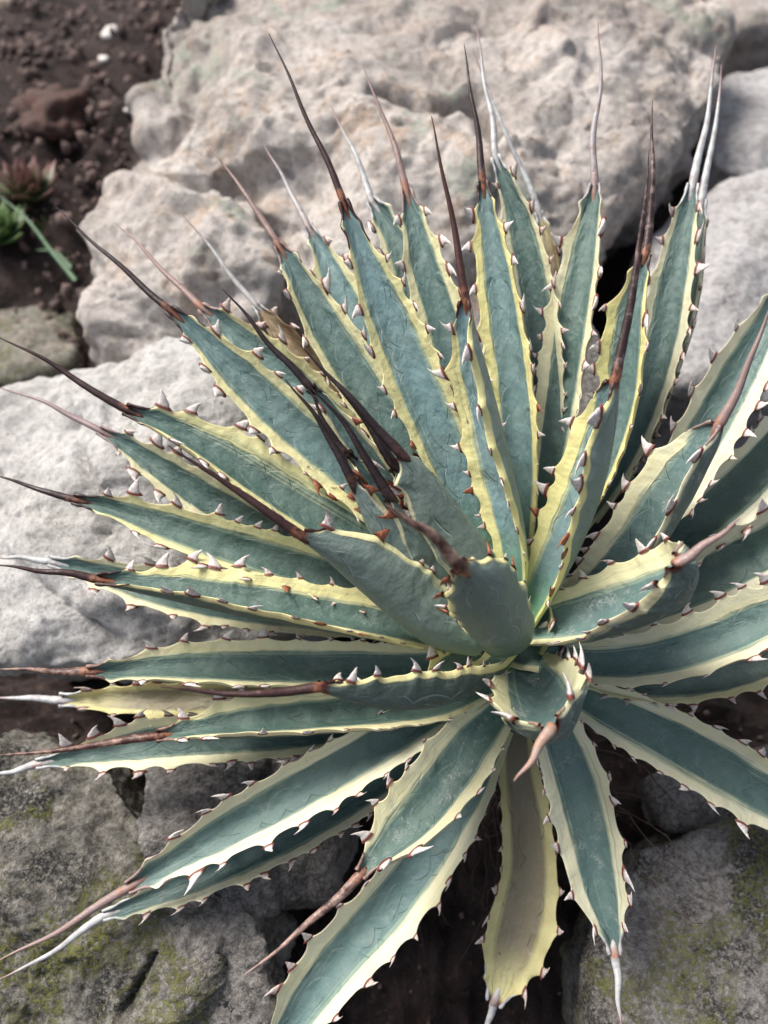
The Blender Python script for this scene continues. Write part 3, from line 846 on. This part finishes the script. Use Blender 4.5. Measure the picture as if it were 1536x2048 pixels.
leaf([(1030, 1285, 80, -30, -0.4), (985, 1340, 110, -60, 0.6), (920, 1378, 130, -88, 2.0), (835, 1398, 140, -102, 3.8), (745, 1396, 120, -106, 5.4), (680, 1384, 76, -100, 6.4), (640, 1374, 22, -95, 7.0)],
     0, 7.0, [(560, 1384), (450, 1386), (320, 1374)], 8.5, 0.15, 0.6, blue=0.12, yellow=0.8, dust=0.6)
# the inner cone
leaf([(970, 1180, 60, 140), (925, 1110, 76, 140), (880, 1045, 76, 140), (835, 985, 60, 140), (805, 950, 40, 140), (788, 930, 20, 140)],
     0.6, 3.6, [(745, 862), (700, 800), (655, 745)], 4.4, 0.0, 0.15, blue=0.5, yellow=0.3, sr=1.2)
leaf([(930, 1210, 60, -20), (850, 1110, 70, -30), (780, 1020, 62, -40), (725, 950, 44, -40), (690, 905, 18, -40)],
     0.4, 2.8, [(655, 860), (640, 820), (618, 780)], 3.2, 0.0, 0.15, blue=0.4, yellow=0.6, sr=1.0)
leaf([(960, 1180, 60, 30), (860, 1080, 84, 20), (770, 965, 90, 10), (700, 870, 74, 5), (650, 805, 40, 0), (618, 772, 16, 0)],
     0.0, 2.0, [(565, 715), (505, 645), (445, 578)], 2.5, 0.0, 0.1, blue=0.3, yellow=0.4, sr=1.15)
leaf([(940, 1200, 70, 120), (880, 1130, 84, 120), (830, 1070, 78, 110), (795, 1020, 40, 100), (778, 992, 22, 100)],
     1.0, 4.0, [(735, 920), (690, 850), (622, 775)], 5.0, 0.0, 0.15, blue=0.35, yellow=0.3, sr=1.15)
leaf([(920, 1230, 100, -130), (860, 1195, 104, -135), (795, 1120, 96, -140), (748, 1045, 84, -140), (718, 990, 48, -140), (704, 962, 18, -140)],
     1.5, 4.5, [(670, 895), (625, 825), (570, 758)], 5.2, 0.0, 0.15, blue=1.0, yellow=0.2, sr=1.15)
leaf([(1000, 1190, 130, 150), (960, 1130, 146, 150), (905, 1050, 146, 150), (855, 975, 120, 150), (822, 930, 76, 150), (802, 908, 22, 150)],
     1.6, 4.8, [(750, 850), (690, 785), (600, 690)], 5.6, 0.0, 0.15, blue=0.62, yellow=0.3, sr=1.15)
leaf([(960, 1290, 110, -140), (890, 1268, 140, -140), (810, 1215, 150, -138), (730, 1150, 142, -135), (660, 1100, 100, -135), (622, 1082, 50, -130), (600, 1070, 20, -120)],
     1.0, 5.5, [(530, 1020), (440, 960), (335, 890)], 7.0, 0.0, 0.6, blue=0.62, yellow=0.6, sr=1.15, wk=0.92)
leaf([(1020, 1290, 120, 178, 1.0), (1010, 1262, 150, 178, 3.0), (990, 1222, 165, 178, 5.4), (962, 1180, 150, 178, 7.8), (938, 1152, 78, 178, 9.4), (920, 1134, 34, 178, 10.2)],
     0, 10.2, [(900, 1110), (850, 1062), (770, 1008)], 13.0, 0.32, 1.0, blue=0.62, yellow=0.8, wk=0.90, pinch=0.0, sr=1.28, chan=0.45)
leaf([(1010, 1300, 120, 0), (950, 1325, 130, -20), (890, 1345, 100, -20), (850, 1360, 16, 0)],
     -0.6, 0.6, [(835, 1365), (820, 1370)], 0.7, 0.1, 0.5, blue=0.1, yellow=0.8, fresh=1.0)

leaf([(1060, 1300, 100, 0), (1075, 1250, 110, 20), (1088, 1215, 90, 30), (1098, 1190, 16, 30)],
     -1.2, -0.8, [(1100, 1184), (1102, 1180)], -0.8, 0.1, 0.5, blue=0.1, yellow=0.7, fresh=1.0)
leaf([(1000, 1290, 110, 0), (1040, 1300, 110, 0), (1085, 1302, 100, 0), (1125, 1300, 16, 0)],
     -1.0, -1.0, [(1130, 1300), (1134, 1300)], -1.0, 0.1, 0.5, blue=0.1, yellow=0.4, fresh=1.0)



def tooth_mesh(k):
    """a flattened hooked tooth: long axis +Z, broad base along X"""
    r_ = random.Random(40 + k)
    bend = [-0.9, 0.6, 1.2, -0.3, 0.3, -1.3, 1.5, -1.6][k]
    by = r_.uniform(-1, 1)
    n = 8
    V, F, T = [], [], []
    sides = 8
    for i in range(n):
        t = i / (n - 1)
        rad = (1 - t) ** 0.72 * 0.28 + 0.022
        if i == 0:
            rad = 0.36
        cx = bend * 0.48 * t * t + 0.03 * r_.uniform(-1, 1) * t
        cy = by * 0.55 * t * t
        z = -0.10 + 1.08 * t * (1 - 0.12 * abs(bend) * t)
        for j in range(sides):
            a = 2 * math.pi * j / sides
            rr = rad * (1 + 0.12 * r_.uniform(-1, 1))
            V.append((cx + rr * (1.0 + 0.45 * (1 - t) ** 2) * math.cos(a), cy + rr * 0.72 * math.sin(a), z))
            T.append(t)
    for i in range(n - 1):
        for j in range(sides):
            a = i * sides + j
            b = i * sides + (j + 1) % sides
            F.append((a, b, b + sides, a + sides))
    return np.array(V), np.array(F), np.array(T)


TOOTH_NP = [tooth_mesh(k) for k in range(8)]
TOOTH_ME = []
for k, (v_, f_, t_) in enumerate(TOOTH_NP):
    me_ = mesh_np('tooth_shape', v_, f_, {'st': t_})
    me_.materials.append(M_TOOTH)
    TOOTH_ME.append(me_)

ALLTEETH = []      # (screen size, leaf object, matrix, variant, young)


def build_leaf(li, d):
    rr = random.Random(100 + li)
    st = d['st']
    # image arc fraction for depth
    arc = [0]
    for a, b in zip(st[:-1], st[1:]):
        arc.append(arc[-1] + math.hypot(b[0] - a[0], b[1] - a[1]))
    rows = []
    for k, s in enumerate(st):
        f = arc[k] / arc[-1]
        dz = s[4] if len(s) > 4 else d['zb'] + (d['zt'] - d['zb']) * (f ** d.get('p', 1.15))
        rows.append((s[0], s[1], s[2], s[3], dz))
    NV = 150
    q = catmull(rows, NV)
    dep = D0 - q[:, 4] / 100.0
    fr = np.array(FWD)
    c = np.array(CAM)[None] + dep[:, None] * (fr[None] + ((q[:, 0] - 768) / FPX)[:, None] * np.array(RIGHT)[None]
                                              + ((1024 - q[:, 1]) / FPX)[:, None] * np.array(UP)[None])
    # even out by 3-D arc length
    seg = np.linalg.norm(np.diff(c, axis=0), axis=1)
    s3 = np.concatenate([[0], np.cumsum(seg)])
    Ltot = s3[-1]
    ss = np.linspace(0, Ltot, NV)
    c = np.stack([np.interp(ss, s3, c[:, k]) for k in range(3)], 1)
    wpx = np.interp(ss, s3, q[:, 2])
    phi = np.radians(np.interp(ss, s3, q[:, 3]))
    dep = np.interp(ss, s3, dep)
    # light smoothing
    for _ in range(3):
        c[1:-1] = 0.25 * c[:-2] + 0.5 * c[1:-1] + 0.25 * c[2:]
    T = norm(np.gradient(c, axis=0))
    view = norm(np.array(CAM)[None] - c)
    Vv = norm(view - (view * T).sum(1, keepdims=True) * T)
    left = np.cross(Vv, T)           # to the left of base->tip as seen by the eye
    N = np.cos(phi)[:, None] * Vv + np.sin(phi)[:, None] * left
    if 'nref' in d:
        bas = np.array([RIGHT, UP, -FWD])
        n0, n1 = np.array(d['nref'][0]) @ bas, np.array(d['nref'][1]) @ bas
        fk = (ss / Ltot)[:, None]
        N = n0 * (1 - fk) + n1 * fk
    for _ in range(6):
        N[1:-1] = 0.25 * N[:-2] + 0.5 * N[1:-1] + 0.25 * N[2:]
    N = norm(N - (N * T).sum(1, keepdims=True) * T)
    Wd = np.cross(N, T)
    f = ss / Ltot
    wk = d.get('wk', 0.75) * (1 - 0.14 * np.clip((f - 0.72) / 0.2, 0, 1) * np.clip((1 - f) / 0.06, 0, 1))
    wk = wk * (1 - d.get('pinch', 0.2) * np.clip(1 - f / 0.32, 0, 1))
    wk = wk + (1 - wk) * np.clip((f - 0.97) / 0.03, 0, 1)
    hw = np.maximum(0.5 * wpx * wk * dep / FPX, 0.0012)
    old = d.get('old', 0.0)
    # teeth positions on each margin (distance along the leaf)
    teeth = {1: [], -1: []}
    for sg in (1, -1):
        s = Ltot * 0.955 - rr.uniform(0.002, 0.010)
        while s > Ltot * 0.10:
            ff = s / Ltot
            teeth[sg].append(s)
            s -= (0.0070 + 0.0135 * min(1, ff * 1.25)) * rr.uniform(0.55, 1.40)
    offs = {}
    for sg in (1, -1):
        a = np.zeros(NV)
        for s in teeth[sg]:
            ff = s / Ltot
            amp_ = (0.0010 + 0.0029 * min(1, ff * 1.5)) * rr.uniform(0.4, 1.4) * (1.0 if ff < 0.9 else 0.7)
            x = (ss - s)
            a += amp_ * np.exp(-np.abs(x / 0.0040) ** 1.5)
        offs[sg] = 0.85 * (np.minimum(a, 0.0048) - 0.0010)
    # slight sideways and up-down waviness of margins
    ph = rr.uniform(0, 6)
    und = {sg: 0.0006 * np.sin(ss * 2 * np.pi / 0.047 + ph + sg) + 0.0003 * np.sin(ss * 2 * np.pi / 0.017 + 2 * ph * sg) for sg in (1, -1)}
    tipf = np.clip((1 - f) / 0.06, 0, 1)
    chanv = 0.5
    chan = (d.get('chan', 0.72)) * np.ones(NV)
    chan *= 0.6 + 0.4 * np.clip(f / 0.4, 0, 1)
    thick = hw * (0.34 - 0.10 * f) + 0.0015
    if old > 0.3:
        thick *= 0.5
        und = {sg: und[sg] * 3.0 for sg in und}
    rim = 0.0015 * tipf + 0.0003
    nU, nD = 26, 18
    tu = np.linspace(0, np.pi, nU)                    # from +1 margin to -1 margin over the upper face
    tl = np.linspace(np.pi, 2 * np.pi, nD + 2)[1:-1]   # back under
    th = np.concatenate([tu, tl])
    M = len(th)
    V = np.zeros((NV, M, 3))
    AU = np.zeros((NV, M))
    SD = np.zeros((NV, M))
    for j, a in enumerate(th):
        cu = math.cos(a)
        sg = 1 if cu >= 0 else -1
        e = abs(cu) ** 4
        hwj = hw + offs[sg] * e * tipf
        up = chan * hw * (abs(cu) ** 1.9) + und[sg] * e * tipf
        if a <= np.pi + 1e-6:
            up = up + rim * (math.sin(a) ** 0.5 if 0 < a < np.pi - 1e-6 else 0) * (0.3 + 0.7 * abs(cu) ** 2)
        else:
            up = up - thick * (abs(math.sin(a)) ** 0.62)
            SD[:, j] = 1.0
        up = up + (hwj - hw) * 0.8
        V[:, j] = c + Wd * (cu * hwj)[:, None] + N * up[:, None]
        AU[:, j] = cu
    V -= AOFF
    idx = np.arange(NV * M).reshape(NV, M)
    nx = np.roll(idx, -1, axis=1)
    F = np.stack([idx[:-1], idx[1:], nx[1:], nx[:-1]], -1).reshape(-1, 4)
    LV = np.repeat(ss, M)
    LF = np.repeat(f, M)
    # dark rim left by each tooth and by the spine's collar
    rimv = np.zeros((NV, M))
    rimv = np.maximum(rimv, (np.clip((f - 0.968) / 0.022, 0, 1))[:, None] * np.ones(M)[None])
    me = mesh_np('agave_leaf', V.reshape(-1, 3), F, {'lu': AU.ravel(), 'lv': LV, 'lf': LF, 'side': SD.ravel(), 'rim': rimv.ravel()})
    me.materials.append(M_LEAF)
    lo = link('leaf', me, None, agave)
    if d.get('label'):
        lo['label'] = d['label']
    for k, dv in (('blue', .3), ('yellow', .4), ('dust', 0.22), ('streaky', 0.0), ('fresh', 0.25), ('old', 0.0), ('margin', 0.34)):
        lo[k] = float(d.get(k, dv))
    lo['seed'] = li * 1.37 + 0.5
    lo['wear'] = float(np.clip(-d['zb'] * 0.3 - 0.3, 0.0, 1.0))
    # spine: tapered, faintly kinked, with two collar arms running down the margins
    tipc = c[-1]
    depT = dep[-1]
    sp = [(q[-1, 0], q[-1, 1], q[-1, 4])]
    arc2 = [0]
    pp = [(q[-1, 0], q[-1, 1])] + list(d['sp'])
    for a, b in zip(pp[:-1], pp[1:]):
        arc2.append(arc2[-1] + math.hypot(b[0] - a[0], b[1] - a[1]))
    for k, s in enumerate(d['sp']):
        fz = arc2[k + 1] / arc2[-1]
        sp.append((s[0], s[1], q[-1, 4] + (d['zs'] - q[-1, 4]) * fz))
    qs = catmull(sp, 40)
    ds = D0 - qs[:, 2] / 100.0
    cs = np.array([tuple(P(x, y, z)) for x, y, z in zip(qs[:, 0], qs[:, 1], ds)])
    t = np.linspace(0, 1, 40)
    wob = 0.0008 * np.stack([np.sin(t * 9 + li), np.cos(t * 7 + 2 * li), np.sin(t * 11 + 3 * li)], 1) * (t * (1 - t) * 3)[:, None]
    cs = cs + wob
    sr = d.get('sr', 1.0)
    r0 = min(max(0.0019, hw[-1] * 1.0), 0.0026) * sr
    rad = r0 * (1 - t) ** (0.9 if sr < 1.2 else 0.72) * (1 + 0.04 * np.sin(t * 60 + li) * (1 - t)) + 0.00022
    pre = np.array([11, 9, 7, 5, 3, 2])
    lead = c[-pre] + N[-pre] * (chanv * hw[-pre] * 0.35)[:, None] - N[-pre] * (0.9 * r0 * (pre / 11.0))[:, None]
    cs = np.concatenate([lead, cs[1:]])
    rad = np.concatenate([r0 * np.array([0.35, 0.55, 0.75, 0.9, 0.97, 1.0]), rad[1:]])
    parts = [tube(cs, rad, 10, 0.85, np.concatenate([np.zeros(6) + 0.02, t[1:]]))]
    al = d.get('arm', 0.075)
    for sg in (1, -1):
        na = 16
        fa = 1 - al * rr.uniform(0.7, 1.25) * np.linspace(0, 1, na) - 0.004
        ii = fa * (NV - 1)

        def samp(A):
            return np.stack([np.interp(ii, np.arange(NV), A[:, k]) for k in range(3)], 1) if A.ndim == 2 else np.interp(ii, np.arange(NV), A)
        off_ = np.interp(ii, np.arange(NV), offs[sg] * tipf)
        hh = samp(hw) + off_
        pts = samp(c) + samp(Wd) * (sg * hh * 0.99)[:, None] + samp(N) * (samp(chan) * samp(hw) + 0.0002 + samp(und[sg] * tipf))[:, None]
        ra = 0.0011 * (1 - 0.6 * np.linspace(0, 1, na)) * (1 + 0.2 * np.sin(np.linspace(0, 14, na) + li))
        ra[-1] *= 0.3
        parts.append(tube(pts, ra, 6, 1.0, np.full(na, 0.10)))
    V_, F_, T_ = join(parts)
    sm = mesh_np('spine', V_ - AOFF, F_, {'st': T_})
    sm.materials.append(M_SPINE)
    so = link('spine', sm, None, lo)
    so['bleach'] = float(d['b'])
    so['red'] = float(d['r'])
    # teeth
    for sg in (1, -1):
        for s in teeth[sg]:
            ff = s / Ltot
            if ff > 0.965 - al * 0.5:
                continue
            k = int(ff * (NV - 1))
            off_ = offs[sg][k] * tipf[k]
            p = c[k] + Wd[k] * sg * (hw[k] + off_ - 0.0003) + N[k] * (chan[k] * hw[k] + und[sg][k] + 0.8 * off_)
            out = norm(Wd[k] * sg * 1.0 + N[k] * rr.uniform(0.9, 2.2) + T[k] * rr.uniform(-0.55, 0.35))
            tx = norm(T[k] - (T[k] @ out) * out)
            ty = np.cross(out, tx)
            size = (0.0020 + 0.0054 * min(1, ff * 1.2)) * rr.uniform(0.7, 1.35) * d.get('big', 1.0)
            br = rr.uniform(0.9, 1.35)
            rot = np.stack([tx * size * br * (rr.choice([-1, 1])), ty * size * br * 0.62, out * size], 1)
            mt = Matrix([[rot[0, 0], rot[0, 1], rot[0, 2], p[0] - AOFF[0]],
                         [rot[1, 0], rot[1, 1], rot[1, 2], p[1] - AOFF[1]],
                         [rot[2, 0], rot[2, 1], rot[2, 2], p[2] - AOFF[2]], [0, 0, 0, 1]])
            rel = Vector(p) - CAM
            dz = rel.dot(FWD)
            X = 768 + FPX * rel.dot(RIGHT) / dz
            Y = 1024 - FPX * rel.dot(UP) / dz
            inside = -5 < X < 1541 and -5 < Y < 2053
            scr = size / dz * (1.0 if inside else 0.01) * (0.7 if d['zb'] < -3.3 else 1.0)
            young = 0.9 if d.get('yellow', .4) > 0.55 and d['zb'] > -2.3 else 0.1
            if ff > 0.5 and d['zb'] < 0.5:
                young = min(young, rr.choice([0.12, 0.2, 0.3, 0.36]))
            if d['zb'] >= 0.0 and 'sr' in d:
                young = rr.choice([0.45, 0.8, 0.9])
            ALLTEETH.append((scr, lo, mt, rr.randrange(8), young))


for li, d in enumerate(L):
    build_leaf(li, d)

ALLTEETH.sort(key=lambda a: -a[0])
for scr, lo, mt, k, yg in ALLTEETH[:290]:
    o = bpy.data.objects.new('tooth', TOOTH_ME[k])
    C.objects.link(o)
    o.parent = lo
    o.matrix_local = mt
    o['young'] = yg
rest = []
for scr, lo, mt, k, yg in ALLTEETH[290:]:
    v_, f_, t_ = TOOTH_NP[k]
    A = np.array(mt)
    rest.append((v_ @ A[:3, :3].T + A[:3, 3], f_, t_))
if rest:
    V_, F_, T_ = join(rest)
    me_ = mesh_np('tooth', V_, F_, {'st': T_})
    o = link('tooth', me_, M_TOOTH2, agave)
    o['kind'] = 'stuff'

# short stem under the rosette
sp_ = np.array([tuple(P(1045, 1270, 0.440)), tuple(P(1045, 1295, 0.450)), tuple(P(1045, 1330, 0.46)), tuple(P(1045, 1350, 0.50))])
qq = np.stack([np.interp(np.linspace(0, 3, 14), range(4), sp_[:, k]) for k in range(3)], 1)
v_, f_, t_ = tube(qq, np.linspace(0.004, 0.026, 14) ** 1.0, 16)
link('stem', mesh_np('stem', v_ - AOFF, f_), M_STEM, agave)

# ------------------------------------------------------------------ small plants on the soil at the left
def houseleek(name, label, x, y, depth, rad, cols, seed):
    r_ = random.Random(seed)
    root = bpy.data.objects.new(name, None)
    C.objects.link(root)
    pos = ray_ground(x, y)
    rad = rad * (pos - CAM).dot(FWD) / depth
    root.location = pos
    tag(root, label, 'succulent', 'houseleeks on the soil at the left')
    n = NT('houseleek_leaf')
    t = n.attr('st')
    ns = n.noise(n.position(), 300.0, 3.0, 0.6)
    col = n.mix(n.smooth(n.math('ADD', t, n.math('MULTIPLY', n.math('SUBTRACT', ns, 0.5), 0.3)), 0.45, 0.95), cols[0], cols[1])
    mat = n.done(col, 0.5, n.bump(ns, 0.0004, 0.5))
    # one leaf shape: pointed paddle
    rows, sides = 9, 8
    V, F, T = [], [], []
    for i in range(rows):
        tt = i / (rows - 1)
        wv = 0.22 * math.sin(math.pi * min(1, tt * 0.80 + 0.16)) ** 0.9 * (1 if tt < 0.7 else max(0.02, (1 - tt) / 0.3) ** 0.7)
        th = 0.07 * (1 - tt * 0.6) * (1 if tt < 0.9 else 0.2)
        for j in range(sides):
            a = 2 * math.pi * j / sides
            V.append((wv * math.cos(a), tt, th * math.sin(a) + 0.34 * tt * tt + 0.25 * (wv * math.cos(a)) ** 2 * 3))
            T.append(tt)
    for i in range(rows - 1):
        for j in range(sides):
            a = i * sides + j
            b = i * sides + (j + 1) % sides
            F.append((a, b, b + sides, a + sides))
    me = mesh_np('houseleek_leaf', np.array(V), np.array(F), {'st': np.array(T)})
    me.materials.append(mat)
    first = None
    for k in range(42):
        fr_ = k / 41
        ang = k * 2.39996
        el = R(8 + 72 * (1 - fr_))
        o = bpy.data.objects.new('leaf', me) if first is None else first.copy()
        if first is None:
            first = o
        C.objects.link(o)
        o.parent = root
        s = rad * (0.42 + 0.62 * fr_)
        o.scale = (s * 1.15, s, s)
        o.rotation_euler = Euler((el, 0, ang), 'XYZ')
        o.location = (0, 0, rad * 0.12 * (1 - fr_))
    # rests on the soil
    return root


houseleek('houseleek', 'red tipped houseleek rosette on the dark soil', 62, 395, 0.86, 0.048, ((0.06, 0.095, 0.035), (0.16, 0.065, 0.06)), 1)
houseleek('houseleek', 'small green houseleek right of the grass blade', 112, 470, 0.82, 0.027, ((0.09, 0.17, 0.03), (0.18, 0.22, 0.05)), 2)
houseleek('houseleek', 'pale green houseleek cut by the left edge above the olive rock', 2, 480, 0.80, 0.045, ((0.045, 0.095, 0.025), (0.11, 0.17, 0.055)), 3)

M_GRASS = plain('grass_blade', (0.06, 0.13, 0.055), 0.5, (0.045, 0.10, 0.045), 120.0)


def blade(label, pts, w0):
    q = catmull([(x, y, d_) for x, y, d_ in pts], 30)
    c = np.array([tuple(P(*r_)) for r_ in q])
    T = norm(np.gradient(c, axis=0))
    view = norm(np.array(CAM)[None] - c)
    W = norm(np.cross(T, view))
    Nn = np.cross(W, T)
    t = np.linspace(0, 1, 30)
    hw = w0 * (1 - t) ** 0.6 + 0.0002
    V = np.stack([c + W * hw[:, None], c + Nn * 0.0008 - Nn * (hw * 0.5)[:, None], c - W * hw[:, None], c - Nn * 0.0004 - Nn * (hw * 0.5)[:, None]], 1).reshape(-1, 3)
    idx = np.arange(120).reshape(30, 4)
    nx = np.roll(idx, -1, axis=1)
    F = np.stack([idx[:-1], idx[1:], nx[1:], nx[:-1]], -1).reshape(-1, 4)
    o = link('grass_blade', mesh_np('grass_blade', V, F), M_GRASS)
    tag(o, label, 'grass blade', 'grass blades near the houseleeks')


blade('long green grass blade arching from the left edge towards the boulder', [(150, 560, .74), (105, 505, .75), (55, 440, .76), (-10, 385, .78)], 0.0026)
blade('shorter dark green grass blade lying by the olive rock', [(140, 535, .76), (110, 505, .77), (70, 500, .78)], 0.003)

# white pebble and crumbs on the soil
M_PEB = plain('pale_pebble', (0.66, 0.63, 0.60), 0.8, (0.48, 0.45, 0.42))


def pebble_np(rad, seed, sub=2):
    bm = bmesh.new()
    bmesh.ops.create_icosphere(bm, subdivisions=sub, radius=1.0)
    o_ = Vector((seed * 1.9, seed * 0.7, seed))
    V = []
    for v in bm.verts:
        k = 1 + 0.5 * noise.noise(v.co * 1.2 + o_) + 0.12 * noise.noise(v.co * 4 + o_)
        V.append(v.co * k * rad)
    F = [[v.index for v in f.verts] for f in bm.faces]
    bm.free()
    return np.array([tuple(v) for v in V]), np.array(F)


def pebble(x, y, rad, label, squash=0.7):
    p = ray_ground(x, y)
    v, f = pebble_np(rad, x * 0.01 + y)
    v[:, 2] *= squash
    o = link('pebble', mesh_np('pebble', v, f), M_PEB)
    o.location = p + Vector((0, 0, rad * squash * 0.6))
    tag(o, label, 'pebble', 'pale pebbles on the dark soil')


pebble(226, 78, 0.015, 'largest white pebble on the dark soil near the top')
pebble(208, 125, 0.007, 'small pale pebble just below the largest white pebble')
pebble(258, 225, 0.005, 'small pale pebble close to the left edge of the boulder')
pebble(198, 152, 0.006, 'smallest pale pebble on the soil between the others')

M_CLOD = plain('rusty_bark', (0.075, 0.036, 0.028), 0.95, (0.038, 0.022, 0.019), 90.0, 0.002)
pc = ray_ground(105, 232)
v, f = pebble_np(0.045, 5.5, 4)
vn = np.array([tuple(Vector(q) * (1 + 0.25 * noise.fractal(Vector(q) * 60, 0.7, 2.0, 4))) for q in v])
vn[:, 2] *= 0.5
o = link('bark_chunk', mesh_np('bark_chunk', vn, f), M_CLOD)
o.location = pc
tag(o, 'rusty brown chunk of rotted bark on the soil above the houseleeks', 'bark')
# crumbs of soil and bark, nobody could count them
crumb_src = [pebble_np(1.0, 3.3 * k, 1) for k in range(6)]
M_CRUMB = plain('soil_crumb', (0.060, 0.043, 0.039), 0.95, (0.15, 0.10, 0.088), 40.0)
M_GRIT = plain('pale_grit', (0.42, 0.39, 0.37), 0.95, (0.25, 0.23, 0.22), 60.0)
for nm, mat_, cnt, lo_, hi_, lab in (('soil_crumbs', M_CRUMB, 6500, 0.0015, 0.0100, 'crumbs of dark soil and bark lying between the rocks'),
                                     ('grit', M_GRIT, 700, 0.0010, 0.0045, 'pale grit scattered on the dark soil')):
    r_ = random.Random(5)
    parts = []
    for k in range(cnt):
        if r_.random() < 0.8:
            x, y = r_.uniform(-0.85, -0.22), r_.uniform(0.55, 1.55)
        else:
            x, y = r_.uniform(-0.25, 0.35), r_.uniform(-0.08, 0.40)
        s = lo_ + (hi_ - lo_) * r_.random() ** 2.5
        if y < 0.45:
            s *= 0.35
        v, f = crumb_src[k % 6]
        e = Euler((r_.uniform(0, 6), r_.uniform(0, 6), r_.uniform(0, 6))).to_matrix()
        v = (v * s * np.array([1, r_.uniform(0.4, 1), r_.uniform(0.4, 0.9)])) @ np.array(e).T + np.array([x, y, ground_z(x, y) + s * 0.3])
        parts.append((v, f, np.zeros(len(v))))
    V_, F_, T_ = join(parts)
    o = link(nm, mesh_np(nm, V_, F_), mat_)
    tag(o, lab, kind='stuff')

# dead roots in the hollow below the plant
r_ = random.Random(11)
parts = []
for k in range(48):
    a = r_.uniform(-2.6, 0.4)
    x0, y0 = agave.location.x + 0.02 * math.cos(a), agave.location.y + 0.02 * math.sin(a)
    p = np.array([x0, y0, -0.045 + r_.uniform(-.03, .01)])
    d_ = np.array([math.cos(a), math.sin(a), r_.uniform(-0.9, -0.2)])
    pts = [p.copy()]
    for i in range(26):
        d_ = d_ + np.array([r_.gauss(0, .28), r_.gauss(0, .28), r_.gauss(-0.02, .2)])
        d_ /= np.linalg.norm(d_)
        p = p + d_ * 0.006
        p[2] = max(p[2], ground_z(p[0], p[1]) + 0.001)
        pts.append(p.copy())
    v, f, t = tube(np.array(pts), np.linspace(r_.uniform(.0004, .0010), 0.0002, 27), 5)
    parts.append((v, f, t))
V_, F_, T_ = join(parts)
o = link('dead_roots', mesh_np('dead_roots', V_, F_), M_ROOT)
tag(o, 'thin brown dead roots tangled in the dark hollow under the agave', kind='stuff')
print('verts', sum(len(o.data.vertices) for o in C.objects if o.type == 'MESH'), 'teeth', len(ALLTEETH))
